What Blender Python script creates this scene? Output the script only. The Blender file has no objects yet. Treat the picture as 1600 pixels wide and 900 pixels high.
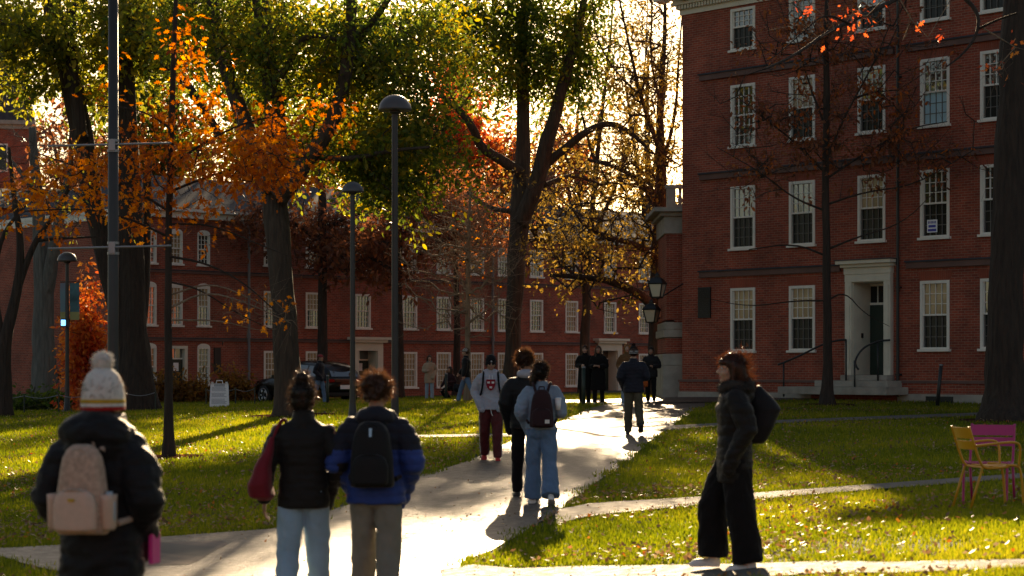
import bpy, bmesh, math, random
import numpy as np
from mathutils import Vector, Matrix, Quaternion, noise as mnoise

random.seed(7)
RNG = np.random.default_rng(11)
SC = bpy.context.scene
COL = SC.collection
R = math.radians

# ------------------------------------------------------------------ camera, sky, sun, exposure
F = 3111.0            # focal length in photo pixels (70 mm on a 36 mm wide sensor)
HC = 1.7              # camera height
HOR = 576.0           # horizon row in the photograph
cam_d = bpy.data.cameras.new('camera')
cam = bpy.data.objects.new('camera', cam_d)
COL.objects.link(cam)
cam.location = (0, 0, HC)
cam.rotation_euler = (R(90), 0, 0)
cam_d.sensor_width = 36
cam_d.lens = 70
cam_d.shift_y = 126 / 1600
cam_d.clip_start = 0.5
cam_d.clip_end = 3000
cam_d.dof.use_dof = True
cam_d.dof.focus_distance = 45
cam_d.dof.aperture_fstop = 3.4
SC.camera = cam

SUN_EL, SUN_AZ = R(17.0), R(1.6)
world = bpy.data.worlds.new('World')
SC.world = world
world.use_nodes = True
wn = world.node_tree
sky = wn.nodes.new('ShaderNodeTexSky')
sky.sky_type = 'NISHITA'
sky.sun_disc = False
sky.sun_elevation = SUN_EL
sky.sun_rotation = SUN_AZ
sky.air_density = 1.0
sky.dust_density = 1.2
sky.ozone_density = 0.6
wn.links.new(sky.outputs[0], wn.nodes['Background'].inputs[0])
wn.nodes['Background'].inputs[1].default_value = 0.05
sun_d = bpy.data.lights.new('sun', 'SUN')
sun_d.energy = 5.0
sun_d.angle = R(0.5)
sun_d.color = (1.0, 0.80, 0.55)
sun = bpy.data.objects.new('sun', sun_d)
COL.objects.link(sun)
TOSUN = Vector((math.sin(SUN_AZ) * math.cos(SUN_EL), math.cos(SUN_AZ) * math.cos(SUN_EL), math.sin(SUN_EL)))
sun.rotation_euler = TOSUN.to_track_quat('Z', 'Y').to_euler()
sun.location = (0, 60, 60)
SC.view_settings.view_transform = 'Standard'
SC.view_settings.look = 'None'
SC.view_settings.exposure = 1.27
SC.view_settings.use_white_balance = True
SC.view_settings.white_balance_temperature = 7600
SC.view_settings.white_balance_tint = 12
SC.view_settings.gamma = 1
SC.view_settings.use_curve_mapping = False
SC.render.engine = 'CYCLES'
SC.cycles.use_denoising = True
SC.cycles.max_bounces = 6
SC.cycles.diffuse_bounces = 3
SC.cycles.transmission_bounces = 4
SC.cycles.sample_clamp_indirect = 6

# ------------------------------------------------------------------ helpers: measure, mesh, material
def P(px, py, Y):
    return Vector(((px - 800) / F * Y, Y, HC + (HOR - py) / F * Y))

_GY = np.array([-400, 5, 14, 23, 33, 40, 55, 62, 75, 92, 600.])
_GL = np.array([-1.8, -1.8, -1.80, -1.70, -1.62, -1.54, -1.42, -1.42, -1.45, -1.40, -1.4])
_GC = np.array([-1.8, -1.8, -1.78, -1.58, -1.50, -1.32, -1.03, -1.02, -1.12, -1.15, -1.2])
_GR = np.array([-1.55, -1.55, -1.33, -1.42, -1.38, -1.22, -0.98, -0.75, -0.70, -0.70, -0.7])
def G(X, Y):
    X = np.asarray(X, float); Y = np.asarray(Y, float)
    u = np.clip(X / np.maximum(Y, 5) / 0.257, -1, 1)
    l, c, r = np.interp(Y, _GY, _GL), np.interp(Y, _GY, _GC), np.interp(Y, _GY, _GR)
    return HC + np.where(u < 0, c + (l - c) * -u, c + (r - c) * u)

def gp(px, Y, dz=0.0):
    X = (px - 800) / F * Y
    return Vector((X, Y, float(G(X, Y)) + dz))

def gray(px, py):
    """the ground point seen at a photo pixel"""
    lo, hi = 4.0, 130.0
    for _ in range(50):
        m = (lo + hi) / 2
        z = HC + (HOR - py) / F * m
        if z > float(G((px - 800) / F * m, m)): lo = m
        else: hi = m
    return gp(px, lo)

def mesh_np(name, V, faces, mats=None, tint=None, smooth=False, parent=None):
    """one mesh object from numpy arrays; faces is a list of (M,k) index arrays"""
    me = bpy.data.meshes.new(name)
    V = np.asarray(V, np.float32)
    me.vertices.add(len(V)); me.vertices.foreach_set('co', V.ravel())
    idx = np.concatenate([f.ravel() for f in faces]).astype(np.int32)
    tot = np.concatenate([np.full(len(f), f.shape[1], np.int32) for f in faces])
    st = np.concatenate([[0], np.cumsum(tot)[:-1]]).astype(np.int32)
    me.loops.add(len(idx)); me.loops.foreach_set('vertex_index', idx)
    me.polygons.add(len(tot)); me.polygons.foreach_set('loop_start', st); me.polygons.foreach_set('loop_total', tot)
    if smooth: me.polygons.foreach_set('use_smooth', np.ones(len(tot), bool))
    if tint is not None:
        a = me.attributes.new('tint', 'FLOAT', 'POINT'); a.data.foreach_set('value', np.asarray(tint, np.float32))
    for m in (mats or []): me.materials.append(m)
    me.update(calc_edges=True)
    return link(name, me, parent)

def link(name, me, parent=None):
    o = bpy.data.objects.new(name, me)
    COL.objects.link(o)
    if parent is not None: o.parent = parent
    return o

def tag(o, label=None, cat=None, group=None, kind=None):
    if label: o['label'] = label
    if cat: o['category'] = cat
    if group: o['group'] = group
    if kind: o['kind'] = kind
    return o

def thing(name, label, cat, loc=(0, 0, 0), rz=0.0, group=None):
    o = bpy.data.objects.new(name, None)
    o.empty_display_size = 0.2
    COL.objects.link(o)
    o.location = loc; o.rotation_euler = (0, 0, rz)
    return tag(o, label, cat, group)

def copy_tree(o, parent=None):
    c = o.copy(); COL.objects.link(c)
    if parent is not None: c.parent = parent
    for ch in list(o.children): copy_tree(ch, c)
    return c

class MB:
    """collects shapes into one mesh"""
    def __init__(self): self.v = []; self.f = []; self.m = []
    def add(self, vs, fs, mat=0):
        b = len(self.v); self.v += [tuple(p) for p in vs]
        self.f += [tuple(i + b for i in f) for f in fs]; self.m += [mat] * len(fs)
    def box(self, x0, x1, y0, y1, z0, z1, mat=0):
        vs = [(x, y, z) for z in (z0, z1) for y in (y0, y1) for x in (x0, x1)]
        self.add(vs, [(0, 2, 3, 1), (4, 5, 7, 6), (0, 1, 5, 4), (2, 6, 7, 3), (0, 4, 6, 2), (1, 3, 7, 5)], mat)
    def loft(self, rings, cap=True, mat=0):
        n = len(rings[0]); vs = [p for r in rings for p in r]; fs = []
        for i in range(len(rings) - 1):
            for j in range(n):
                a, b = i * n + j, i * n + (j + 1) % n
                fs.append((a, b, b + n, a + n))
        if cap:
            fs.append(tuple(range(n))[::-1]); k = (len(rings) - 1) * n; fs.append(tuple(range(k, k + n)))
        self.add(vs, fs, mat)
    def tube(self, pts, rad, n=8, mat=0, cap=True):
        pts = [Vector(p) for p in pts]
        if not hasattr(rad, '__len__'): rad = [rad] * len(pts)
        rings = []; t0 = (pts[1] - pts[0]).normalized()
        a = t0.orthogonal().normalized()
        for i, p in enumerate(pts):
            t = (pts[min(i + 1, len(pts) - 1)] - pts[max(i - 1, 0)]).normalized()
            a = (a - t * a.dot(t)).normalized(); b = t.cross(a)
            rings.append([p + (a * math.cos(2 * math.pi * k / n) + b * math.sin(2 * math.pi * k / n)) * rad[i] for k in range(n)])
        self.loft(rings, cap, mat)
    def lathe(self, prof, c=(0, 0, 0), n=20, mat=0):
        self.loft([[(c[0] + r * math.cos(2 * math.pi * k / n), c[1] + r * math.sin(2 * math.pi * k / n), c[2] + z) for k in range(n)] for r, z in prof], True, mat)
    def ell(self, c, r, rot=None, n=14, mat=0):
        c = Vector(c); rings = []
        for i in range(1, n):
            th = math.pi * i / n
            ring = []
            for k in range(2 * n):
                ph = 2 * math.pi * k / (2 * n)
                p = Vector((r[0] * math.sin(th) * math.cos(ph), r[1] * math.sin(th) * math.sin(ph), -r[2] * math.cos(th)))
                if rot is not None: p = rot @ p
                ring.append(c + p)
            rings.append(ring)
        self.loft(rings, True, mat)
    def capsule(self, p0, p1, r0, r1, end=True, start=True, n=14, mat=0):
        p0, p1 = Vector(p0), Vector(p1)
        self.tube([p0, p0.lerp(p1, .5), p1], [r0, (r0 + r1) / 2, r1], n, mat)
        if start: self.ell(p0, (r0,) * 3, n=7, mat=mat)
        if end: self.ell(p1, (r1,) * 3, n=7, mat=mat)
    def build(self, name, mats, parent=None, smooth=False, bevel=0):
        me = bpy.data.meshes.new(name)
        me.from_pydata(self.v, [], self.f)
        if not isinstance(mats, (list, tuple)): mats = [mats]
        for m in mats: me.materials.append(m)
        me.polygons.foreach_set('material_index', np.array(self.m, np.int32))
        bm = bmesh.new(); bm.from_mesh(me)
        bmesh.ops.recalc_face_normals(bm, faces=bm.faces)
        if bevel: bmesh.ops.bevel(bm, geom=list(bm.edges), offset=bevel, segments=2, affect='EDGES', clamp_overlap=True)
        bm.to_mesh(me); bm.free()
        if smooth: me.polygons.foreach_set('use_smooth', np.ones(len(me.polygons), bool))
        return link(name, me, parent)
    def fuse(self, voxel, smooth=4):
        """the shapes melted into one continuous surface (a mesh datablock)"""
        me = bpy.data.meshes.new('tmp'); me.from_pydata(self.v, [], self.f)
        bm = bmesh.new(); bm.from_mesh(me); bmesh.ops.recalc_face_normals(bm, faces=bm.faces); bm.to_mesh(me); bm.free()
        o = bpy.data.objects.new('tmp', me); COL.objects.link(o)
        md = o.modifiers.new('r', 'REMESH'); md.mode = 'VOXEL'; md.voxel_size = voxel; md.use_smooth_shade = True
        if smooth:
            s = o.modifiers.new('s', 'SMOOTH'); s.iterations = smooth; s.factor = 0.5
        dg = bpy.context.evaluated_depsgraph_get()
        out = bpy.data.meshes.new_from_object(o.evaluated_get(dg))
        bpy.data.objects.remove(o); bpy.data.meshes.remove(me)
        out.materials.clear()
        out.polygons.foreach_set('use_smooth', np.ones(len(out.polygons), bool))
        return out

def displace(me, fn):
    n = len(me.vertices)
    co = np.empty(n * 3, np.float32); me.vertices.foreach_get('co', co); co = co.reshape(-1, 3)
    no = np.empty(n * 3, np.float32); me.vertex_normals.foreach_get('vector', no); no = no.reshape(-1, 3)
    co = co + no * fn(co)[:, None]
    me.vertices.foreach_set('co', co.astype(np.float32).ravel()); me.update()

def mat(name, col, rough=.7, metal=0., noise=0., nscale=6., col2=None, bump=0., bscale=60., bdist=.02, trans=0., tint=None, spec=.5, coat=0., stretch=None, sheen=0.):
    """principled surface; noise mixes in a second colour; trans adds translucency; tint = ramp over the per-leaf attribute"""
    m = bpy.data.materials.new(name); m.use_nodes = True
    nt = m.node_tree; N = nt.nodes; L = nt.links
    b = N['Principled BSDF']; out = N['Material Output']
    b.inputs['Roughness'].default_value = rough; b.inputs['Metallic'].default_value = metal
    b.inputs['Specular IOR Level'].default_value = spec
    if sheen: b.inputs['Sheen Weight'].default_value = sheen; b.inputs['Sheen Roughness'].default_value = .35
    if coat: b.inputs['Coat Weight'].default_value = coat; b.inputs['Coat Roughness'].default_value = .05
    b.inputs['Base Color'].default_value = (*col, 1)
    cs = None
    tc = N.new('ShaderNodeTexCoord'); vec = tc.outputs['Object']
    if stretch:
        mp = N.new('ShaderNodeMapping'); mp.inputs['Scale'].default_value = stretch
        L.new(vec, mp.inputs[0]); vec = mp.outputs[0]
    if tint:
        at = N.new('ShaderNodeAttribute'); at.attribute_name = 'tint'
        cr = N.new('ShaderNodeValToRGB')
        while len(cr.color_ramp.elements) < len(tint): cr.color_ramp.elements.new(.5)
        for e, (p, c) in zip(cr.color_ramp.elements, tint): e.position = p; e.color = (*c, 1)
        L.new(at.outputs['Fac'], cr.inputs[0]); cs = cr.outputs[0]
    elif noise:
        nz = N.new('ShaderNodeTexNoise'); nz.inputs['Scale'].default_value = nscale; nz.inputs['Detail'].default_value = 6
        L.new(vec, nz.inputs[0])
        cr = N.new('ShaderNodeValToRGB'); cr.color_ramp.elements[0].position = .5 - .25; cr.color_ramp.elements[1].position = .5 + .25
        c2 = col2 or tuple(c * (1 - noise) for c in col)
        cr.color_ramp.elements[0].color = (*c2, 1); cr.color_ramp.elements[1].color = (*col, 1)
        L.new(nz.outputs['Fac'], cr.inputs[0]); cs = cr.outputs[0]
    if cs: L.new(cs, b.inputs['Base Color'])
    if bump:
        nb = N.new('ShaderNodeTexNoise'); nb.inputs['Scale'].default_value = bscale; nb.inputs['Detail'].default_value = 4
        L.new(vec, nb.inputs[0]); bp = N.new('ShaderNodeBump'); bp.inputs['Strength'].default_value = bump; bp.inputs['Distance'].default_value = bdist
        L.new(nb.outputs['Fac'], bp.inputs['Height']); L.new(bp.outputs[0], b.inputs['Normal'])
    if trans:
        t = N.new('ShaderNodeBsdfTranslucent'); t.inputs[0].default_value = (*col, 1)
        if cs:
            bc = N.new('ShaderNodeBrightContrast'); hs = N.new('ShaderNodeHueSaturation'); hs.inputs['Value'].default_value = 2.1; hs.inputs['Saturation'].default_value = 1.05
            N.remove(bc); L.new(cs, hs.inputs['Color']); L.new(hs.outputs[0], t.inputs[0])
        mx = N.new('ShaderNodeMixShader'); mx.inputs[0].default_value = trans
        L.new(b.outputs[0], mx.inputs[1]); L.new(t.outputs[0], mx.inputs[2]); L.new(mx.outputs[0], out.inputs[0])
    return m

def brick_mat(name, c1, c2, mortar, bw=.215, rh=.072):
    m = bpy.data.materials.new(name); m.use_nodes = True
    nt = m.node_tree; N = nt.nodes; L = nt.links; b = N['Principled BSDF']
    tc = N.new('ShaderNodeTexCoord'); sp = N.new('ShaderNodeSeparateXYZ'); L.new(tc.outputs['Object'], sp.inputs[0])
    ad = N.new('ShaderNodeMath'); ad.operation = 'ADD'; L.new(sp.outputs[0], ad.inputs[0]); L.new(sp.outputs[1], ad.inputs[1])
    cb = N.new('ShaderNodeCombineXYZ'); L.new(ad.outputs[0], cb.inputs[0]); L.new(sp.outputs[2], cb.inputs[1])
    br = N.new('ShaderNodeTexBrick'); L.new(cb.outputs[0], br.inputs['Vector'])
    br.inputs['Scale'].default_value = 1; br.inputs['Brick Width'].default_value = bw; br.inputs['Row Height'].default_value = rh
    br.inputs['Mortar Size'].default_value = .0075; br.inputs['Mortar Smooth'].default_value = .1; br.inputs['Bias'].default_value = -.1
    br.inputs['Color1'].default_value = (*c1, 1); br.inputs['Color2'].default_value = (*c2, 1); br.inputs['Mortar'].default_value = (*mortar, 1)
    nz = N.new('ShaderNodeTexNoise'); nz.inputs['Scale'].default_value = .7; nz.inputs['Detail'].default_value = 8; nz.inputs['Roughness'].default_value = .7
    L.new(cb.outputs[0], nz.inputs[0])
    mr = N.new('ShaderNodeMapRange'); mr.inputs[1].default_value = .3; mr.inputs[2].default_value = .7; mr.inputs[3].default_value = .55; mr.inputs[4].default_value = 1.3
    L.new(nz.outputs['Fac'], mr.inputs[0])
    mx = N.new('ShaderNodeMix'); mx.data_type = 'RGBA'; mx.blend_type = 'MULTIPLY'; mx.inputs[0].default_value = 1
    L.new(br.outputs['Color'], mx.inputs[6]); L.new(mr.outputs[0], mx.inputs[7])
    L.new(mx.outputs[2], b.inputs['Base Color']); b.inputs['Roughness'].default_value = .85
    bp = N.new('ShaderNodeBump'); bp.inputs['Strength'].default_value = .5; bp.inputs['Distance'].default_value = .006; bp.invert = True
    L.new(br.outputs['Fac'], bp.inputs['Height']); L.new(bp.outputs[0], b.inputs['Normal'])
    return m

M = {}
M['brick'] = brick_mat('red_brick', (.34, .062, .030), (.20, .034, .019), (.30, .17, .12))
M['brick_far'] = brick_mat('old_red_brick', (.36, .068, .034), (.21, .039, .022), (.30, .18, .13))
M['brick_red'] = brick_mat('bright_red_brick', (.42, .055, .020), (.30, .036, .014), (.30, .12, .08))
M['white'] = mat('white_paint', (.78, .75, .68), .5, noise=.12, nscale=4)
M['cream'] = mat('cream_paint', (.70, .66, .55), .55, noise=.15, nscale=3)
M['stone'] = mat('grey_stone', (.40, .37, .32), .85, noise=.4, nscale=3, bump=.3, bscale=25)
M['brownstone'] = mat('string_course_stone', (.17, .09, .075), .8, noise=.35, nscale=2)
M['slate'] = mat('roof_slate', (.07, .072, .085), .9, noise=.4, nscale=4, spec=.15)
M['black'] = mat('black_painted_metal', (.012, .013, .014), .45)
M['dkgreen'] = mat('dark_green_paint', (.012, .028, .020), .5)
M['pole'] = mat('dark_bronze_pole', (.035, .032, .030), .5, noise=.2)
M['galv'] = mat('galvanised_steel', (.28, .28, .29), .45, .6)
M['dome'] = mat('lamp_dome_bronze', (.07, .065, .07), .42)
M['downpipe'] = mat('downpipe_grey', (.15, .14, .15), .5)
M['paper'] = mat('white_paper', (.8, .8, .82), .8)
M['ink'] = mat('printed_ink', (.18, .2, .26), .8)
M['blueink'] = mat('blue_printed_ink', (.05, .06, .35), .7)
M['glass_hi'] = mat('window_glass', (.03, .032, .03), .04, spec=1.0)
M['glass_warm'] = mat('glass_painted_blind_reflection', (.50, .38, .22), .10, noise=.6, nscale=1.7, col2=(.16, .09, .045), spec=.8)  # cream blinds and warm reflections painted into the pane colour
M['glass_lo'] = mat('screened_glass', (.014, .015, .014), .25, spec=.35)
M['glass_car'] = mat('car_glass', (.01, .012, .016), .03, spec=.9)
M['carpaint'] = mat('black_car_paint', (.005, .005, .006), .22, spec=.35, coat=.25)
M['rubber'] = mat('tyre_rubber', (.012, .012, .012), .8)
M['rim'] = mat('alloy_rim', (.45, .45, .46), .3, .9)
M['redlamp'] = mat('tail_lamp_plastic', (.25, .01, .01), .15)
for n_ in ('glass_hi', 'glass_car'): M[n_].node_tree.nodes['Principled BSDF'].inputs['IOR'].default_value = 2.0
# ------------------------------------------------------------------ ground, lawn, paths
def strip(name, pairs, mt, dz, nsub=8, rows=None, label=None):
    """a sheet draped on the ground between two edges given as photo points ((x,y) left, (x,y) right)"""
    V = []; fs = []; k = 0
    pts = [(gray(*a), gray(*b)) for a, b in pairs]
    dense = []
    for i in range(len(pts) - 1):
        (a0, b0), (a1, b1) = pts[i], pts[i + 1]
        n = max(2, int(max((a1 - a0).length, (b1 - b0).length) / .5))
        for j in range(n): dense.append((a0.lerp(a1, j / n), b0.lerp(b1, j / n)))
    dense.append(pts[-1])
    for a, b in dense:
        for j in range(nsub + 1):
            p = a.lerp(b, j / nsub)
            jit = .10 * (mnoise.noise(Vector((p.x * 1.7, p.y * 1.7, 3 + dz * 900))) if j in (0, nsub) else 0)
            x = p.x + jit
            V.append((x, p.y + jit, float(G(x, p.y + jit)) + dz))
    n = nsub + 1
    F4 = np.array([(i * n + j, i * n + j + 1, (i + 1) * n + j + 1, (i + 1) * n + j) for i in range(len(dense) - 1) for j in range(nsub)])
    V = np.array(V)
    o = mesh_np(name, V, [F4], [mt])
    bm = bmesh.new(); bm.from_mesh(o.data); bmesh.ops.recalc_face_normals(bm, faces=bm.faces)
    if sum(f.normal.z for f in bm.faces) < 0: bmesh.ops.reverse_faces(bm, faces=bm.faces)
    bm.to_mesh(o.data); bm.free()
    return tag(o, kind='structure')

def asphalt(name, c1, c2, rough):
    m = bpy.data.materials.new(name); m.use_nodes = True
    nt = m.node_tree; N = nt.nodes; L = nt.links; b = N['Principled BSDF']
    tc = N.new('ShaderNodeTexCoord')
    n1 = N.new('ShaderNodeTexNoise'); n1.inputs['Scale'].default_value = .8; n1.inputs['Detail'].default_value = 8
    n2 = N.new('ShaderNodeTexNoise'); n2.inputs['Scale'].default_value = 55; n2.inputs['Detail'].default_value = 3
    for n in (n1, n2): L.new(tc.outputs['Object'], n.inputs[0])
    mx = N.new('ShaderNodeMath'); mx.operation = 'MULTIPLY_ADD'; mx.inputs[1].default_value = .6
    L.new(n1.outputs['Fac'], mx.inputs[0]); L.new(n2.outputs['Fac'], mx.inputs[2])
    cr = N.new('ShaderNodeValToRGB'); cr.color_ramp.elements[0].position = .62; cr.color_ramp.elements[1].position = .98
    cr.color_ramp.elements[0].color = (*c1, 1); cr.color_ramp.elements[1].color = (*c2, 1)
    L.new(mx.outputs[0], cr.inputs[0])
    dv = N.new('ShaderNodeTexNoise'); dv.inputs['Scale'].default_value = 1.5; L.new(tc.outputs['Object'], dv.inputs[0])
    va = N.new('ShaderNodeVectorMath'); va.operation = 'MULTIPLY_ADD'; va.inputs[1].default_value = (.7, .7, 0); L.new(dv.outputs['Color'], va.inputs[0]); L.new(tc.outputs['Object'], va.inputs[2])
    vo = N.new('ShaderNodeTexVoronoi'); vo.feature = 'DISTANCE_TO_EDGE'; vo.inputs['Scale'].default_value = .38; L.new(va.outputs[0], vo.inputs['Vector'])
    vm = N.new('ShaderNodeMapRange'); vm.inputs[1].default_value = .003; vm.inputs[2].default_value = .010; vm.inputs[3].default_value = .35; vm.inputs[4].default_value = 1; L.new(vo.outputs['Distance'], vm.inputs[0])
    mc = N.new('ShaderNodeMix'); mc.data_type = 'RGBA'; mc.blend_type = 'MULTIPLY'; mc.inputs[0].default_value = 1; L.new(cr.outputs[0], mc.inputs[6]); L.new(vm.outputs[0], mc.inputs[7]); L.new(mc.outputs[2], b.inputs['Base Color'])
    b.inputs['Roughness'].default_value = rough; b.inputs['Specular IOR Level'].default_value = .42
    n3 = N.new('ShaderNodeTexNoise'); n3.inputs['Scale'].default_value = 9; n3.inputs['Detail'].default_value = 7; n3.inputs['Roughness'].default_value = .7
    L.new(tc.outputs['Object'], n3.inputs[0])
    r3 = N.new('ShaderNodeMapRange'); r3.inputs[1].default_value = .35; r3.inputs[2].default_value = .65; r3.inputs[3].default_value = rough - .08; r3.inputs[4].default_value = rough + .14
    L.new(n3.outputs['Fac'], r3.inputs[0]); L.new(r3.outputs[0], b.inputs['Roughness'])
    ad = N.new('ShaderNodeMath'); ad.operation = 'MULTIPLY_ADD'; ad.inputs[1].default_value = 1.2; L.new(n3.outputs['Fac'], ad.inputs[0]); L.new(n2.outputs['Fac'], ad.inputs[2])
    bp = N.new('ShaderNodeBump'); bp.inputs['Strength'].default_value = .6; bp.inputs['Distance'].default_value = .010
    L.new(ad.outputs[0], bp.inputs['Height']); L.new(bp.outputs[0], b.inputs['Normal'])
    return m

M['asphalt'] = asphalt('asphalt', (.042, .038, .033), (.095, .084, .072), .48)
M['concrete'] = asphalt('path_concrete', (.08, .073, .062), (.15, .137, .12), .75)
M['mulch'] = mat('leaf_mulch', (.10, .045, .03), 1.0, noise=.6, nscale=14, bump=.9, bscale=40, spec=.0)
M['soil'] = mat('lawn_soil', (.030, .036, .010), .95, noise=.5, nscale=1.5, col2=(.035, .035, .012), bump=.4, bscale=30)
M['pavebrick'] = brick_mat('paving_brick', (.21, .15, .115), (.16, .115, .09), (.12, .10, .08), .2, .1)

xs = np.unique(np.concatenate([np.linspace(-800, -45, 14), np.linspace(-45, 45, 181), np.linspace(45, 800, 14)]))
ys = np.unique(np.concatenate([np.linspace(-600, 4, 14), np.linspace(4, 100, 193), np.linspace(100, 1500, 14)]))
XX, YY = np.meshgrid(xs, ys)
ZZ = G(XX, YY)
nx = len(xs); ny = len(ys)
ii = (np.arange(ny - 1)[:, None] * nx + np.arange(nx - 1)[None, :]).ravel()
ground = mesh_np('ground', np.stack([XX, YY, ZZ], -1).reshape(-1, 3), [np.stack([ii, ii + 1, ii + nx + 1, ii + nx], -1)], [M['soil']], smooth=True)
tag(ground, kind='structure')

PATHS = {
 'main_path': [((985, 627), (1125, 627)), ((925, 637), (1085, 641)), ((886, 655), (1052, 664)), ((850, 669), (1032, 680)), ((800, 690), (1008, 697)),
               ((740, 717), (960, 735)), ((690, 735), (922, 763)), ((640, 749), (900, 778)), ((580, 774), (876, 797)), ((530, 795), (842, 819)),
               ((470, 818), (800, 845)), ((420, 845), (755, 868)), ((400, 900), (705, 892)), ((360, 1000), (690, 1000)), ((300, 1300), (680, 1300))],
 'side_path': [((-200, 874), (-200, 860)), ((0, 873), (0, 859)), ((95, 897), (95, 854)), ((240, 940), (240, 842)), ((430, 990), (430, 828)), ((470, 1000), (470, 819))],
 'front_path': [((690, 960), (690, 893)), ((730, 925), (730, 887)), ((1000, 912), (1000, 886)), ((1300, 900), (1300, 882)), ((1600, 893), (1600, 877)), ((1750, 889), (1750, 874))],
 'cross_path': [((868, 822), (868, 800)), ((925, 809), (925, 789)), ((1100, 791), (1100, 779)), ((1300, 773), (1300, 764)), ((1492, 758), (1492, 750)), ((1700, 745), (1700, 736))],
 'narrow_path': [((1030, 675), (1045, 667)), ((1120, 668), (1120, 663)), ((1220, 663), (1220, 658)), ((1540, 651), (1540, 646)), ((1700, 645), (1700, 640))],
 'lawn_path': [((480, 688), (480, 684)), ((650, 686), (650, 682)), ((815, 684), (815, 679.5))],
 'building_walk': [((780, 632), (780, 627)), ((940, 631.5), (940, 626)), ((1100, 630), (1100, 620)), ((1200, 627), (1200, 620)), ((1400, 627), (1400, 621)), ((1560, 628), (1560, 623))],
}
POLYS = []
for k, (nm, pr) in enumerate(PATHS.items()):
    mt = M['asphalt'] if nm in ('main_path', 'side_path', 'building_walk') else M['concrete']
    strip(nm, pr, mt, .014 + .004 * k, rows=None)
    POLYS.append(np.array([a for a, b in pr] + [b for a, b in pr][::-1], float))
strip('brick_paving', [((185, 868), (215, 852)), ((215, 888), (340, 848)), ((300, 885), (350, 855))], M['pavebrick'], .022)
strip('mulch_bed', [((1090, 621), (1090, 608)), ((1330, 621), (1330, 610)), ((1545, 624), (1545, 608))], M['mulch'], .05)

def mulch_ring(px, Y, r):
    c = gp(px, Y); n = 28; V = [(c.x, c.y, c.z + .03)]; fs = []
    for q in range(1, 5):
        for k in range(n):
            a = 2 * math.pi * k / n; rr = r * q / 4 * (1 + .22 * mnoise.noise(Vector((math.cos(a) * 1.6, math.sin(a) * 1.6, px))))
            x, y = c.x + rr * math.cos(a), c.y + rr * math.sin(a); V.append((x, y, float(G(x, y)) + (.03 if q < 4 else -.02)))
    fs3 = np.array([(0, 1 + k, 1 + (k + 1) % n) for k in range(n)])
    fs4 = np.array([(1 + q * n + k, 1 + (q + 1) * n + k, 1 + (q + 1) * n + (k + 1) % n, 1 + q * n + (k + 1) % n) for q in range(3) for k in range(n)])
    tag(mesh_np('mulch_ring', np.array(V), [fs3, fs4], [M['mulch']], smooth=True), kind='structure')
RINGS = [(263, 34.7, .75), (1293, 54.5, 1.1), (453, 52, 1.5), (214, 62, 1.7), (1572, 44, 1.4), (731, 63, .8)]
for r_ in RINGS: mulch_ring(*r_)

def in_path(X, Y, grow=0.0):
    Z = G(X, Y)
    px = 800 + F * X / Y; py = HOR - (Z - HC) * F / Y
    hit = np.zeros(len(X), bool)
    for poly in POLYS:
        x0, y0 = poly[:, 0], poly[:, 1]; x1, y1 = np.roll(x0, -1), np.roll(y0, -1)
        c = np.zeros(len(X), bool)
        for a, b, d, e in zip(x0, y0, x1, y1):
            if b == e: continue
            cond = (b > py) != (e > py)
            c ^= cond & (px < (d - a) * (py - b) / (e - b) + a)
        hit |= c
    return hit

# grass: blades of the lawn, nobody could count them
def grass(n):
    Y = np.exp(RNG.uniform(math.log(12.5), math.log(80), n))
    X = RNG.uniform(-.275, .275, n) * Y
    # clumps: worn and lush patches
    ok = ~in_path(X + RNG.normal(0, .07, n) + .10 * np.sin(Y * 2.3 + np.sin(X * 3)), Y + RNG.normal(0, .07, n))
    Zg = G(X, Y)
    # keep clear of the walls and the bed along the right-hand hall
    k = X / Y * F + 800
    bed = (k > 1085) & (HOR - (Zg - HC) * F / Y < 622)
    ok &= ~bed
    worn = np.array([mnoise.noise(Vector((x * .5, y * .28, 9))) + .5 * mnoise.noise(Vector((x * 1.7, y * 1.1, 2))) for x, y in zip(X, Y)])
    ok &= RNG.random(len(X)) > np.clip((worn - .34) * 2.0, 0, .7)
    for p_, y_, r_ in RINGS:
        c = gp(p_, y_); ok &= (X - c.x) ** 2 + (Y - c.y) ** 2 > (r_ * .93) ** 2 * RNG.uniform(.6, 1.2, len(X))
    X, Y, Zg = X[ok], Y[ok], Zg[ok]; n = len(X)
    h = (.035 + .0007 * Y) * RNG.uniform(.5, 1.5, n)
    w = .0035 + .00032 * Y
    a = RNG.uniform(0, 2 * math.pi, n); lean = RNG.uniform(.03, .5, n) * h; la = RNG.uniform(0, 2 * math.pi, n)
    base = np.stack([X, Y, Zg - .004], -1)
    d = np.stack([np.cos(a), np.sin(a), np.zeros(n)], -1) * w[:, None]
    tip = base + np.stack([np.cos(la) * lean, np.sin(la) * lean, h], -1)
    V = np.stack([base - d, base + d, tip], 1).reshape(-1, 3)
    T = np.repeat(np.clip(RNG.normal(.5, .2, n) + .25 * np.sin(X * .9 + np.cos(Y * .6) * 2) * np.cos(Y * .45), 0, 1), 3)
    o = mesh_np('grass', V, [np.arange(3 * n).reshape(-1, 3)], [M['grass']], T)
    return tag(o, 'short green lawn grass with yellowing patches between the paths', 'grass', kind='stuff')
M['grass'] = mat('grass_blade', (.1, .14, .02), .5, trans=.58, spec=.3,
                 tint=[(0, (.06, .085, .008)), (.5, (.13, .155, .012)), (1, (.27, .24, .025))])
grass(560000)

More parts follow.
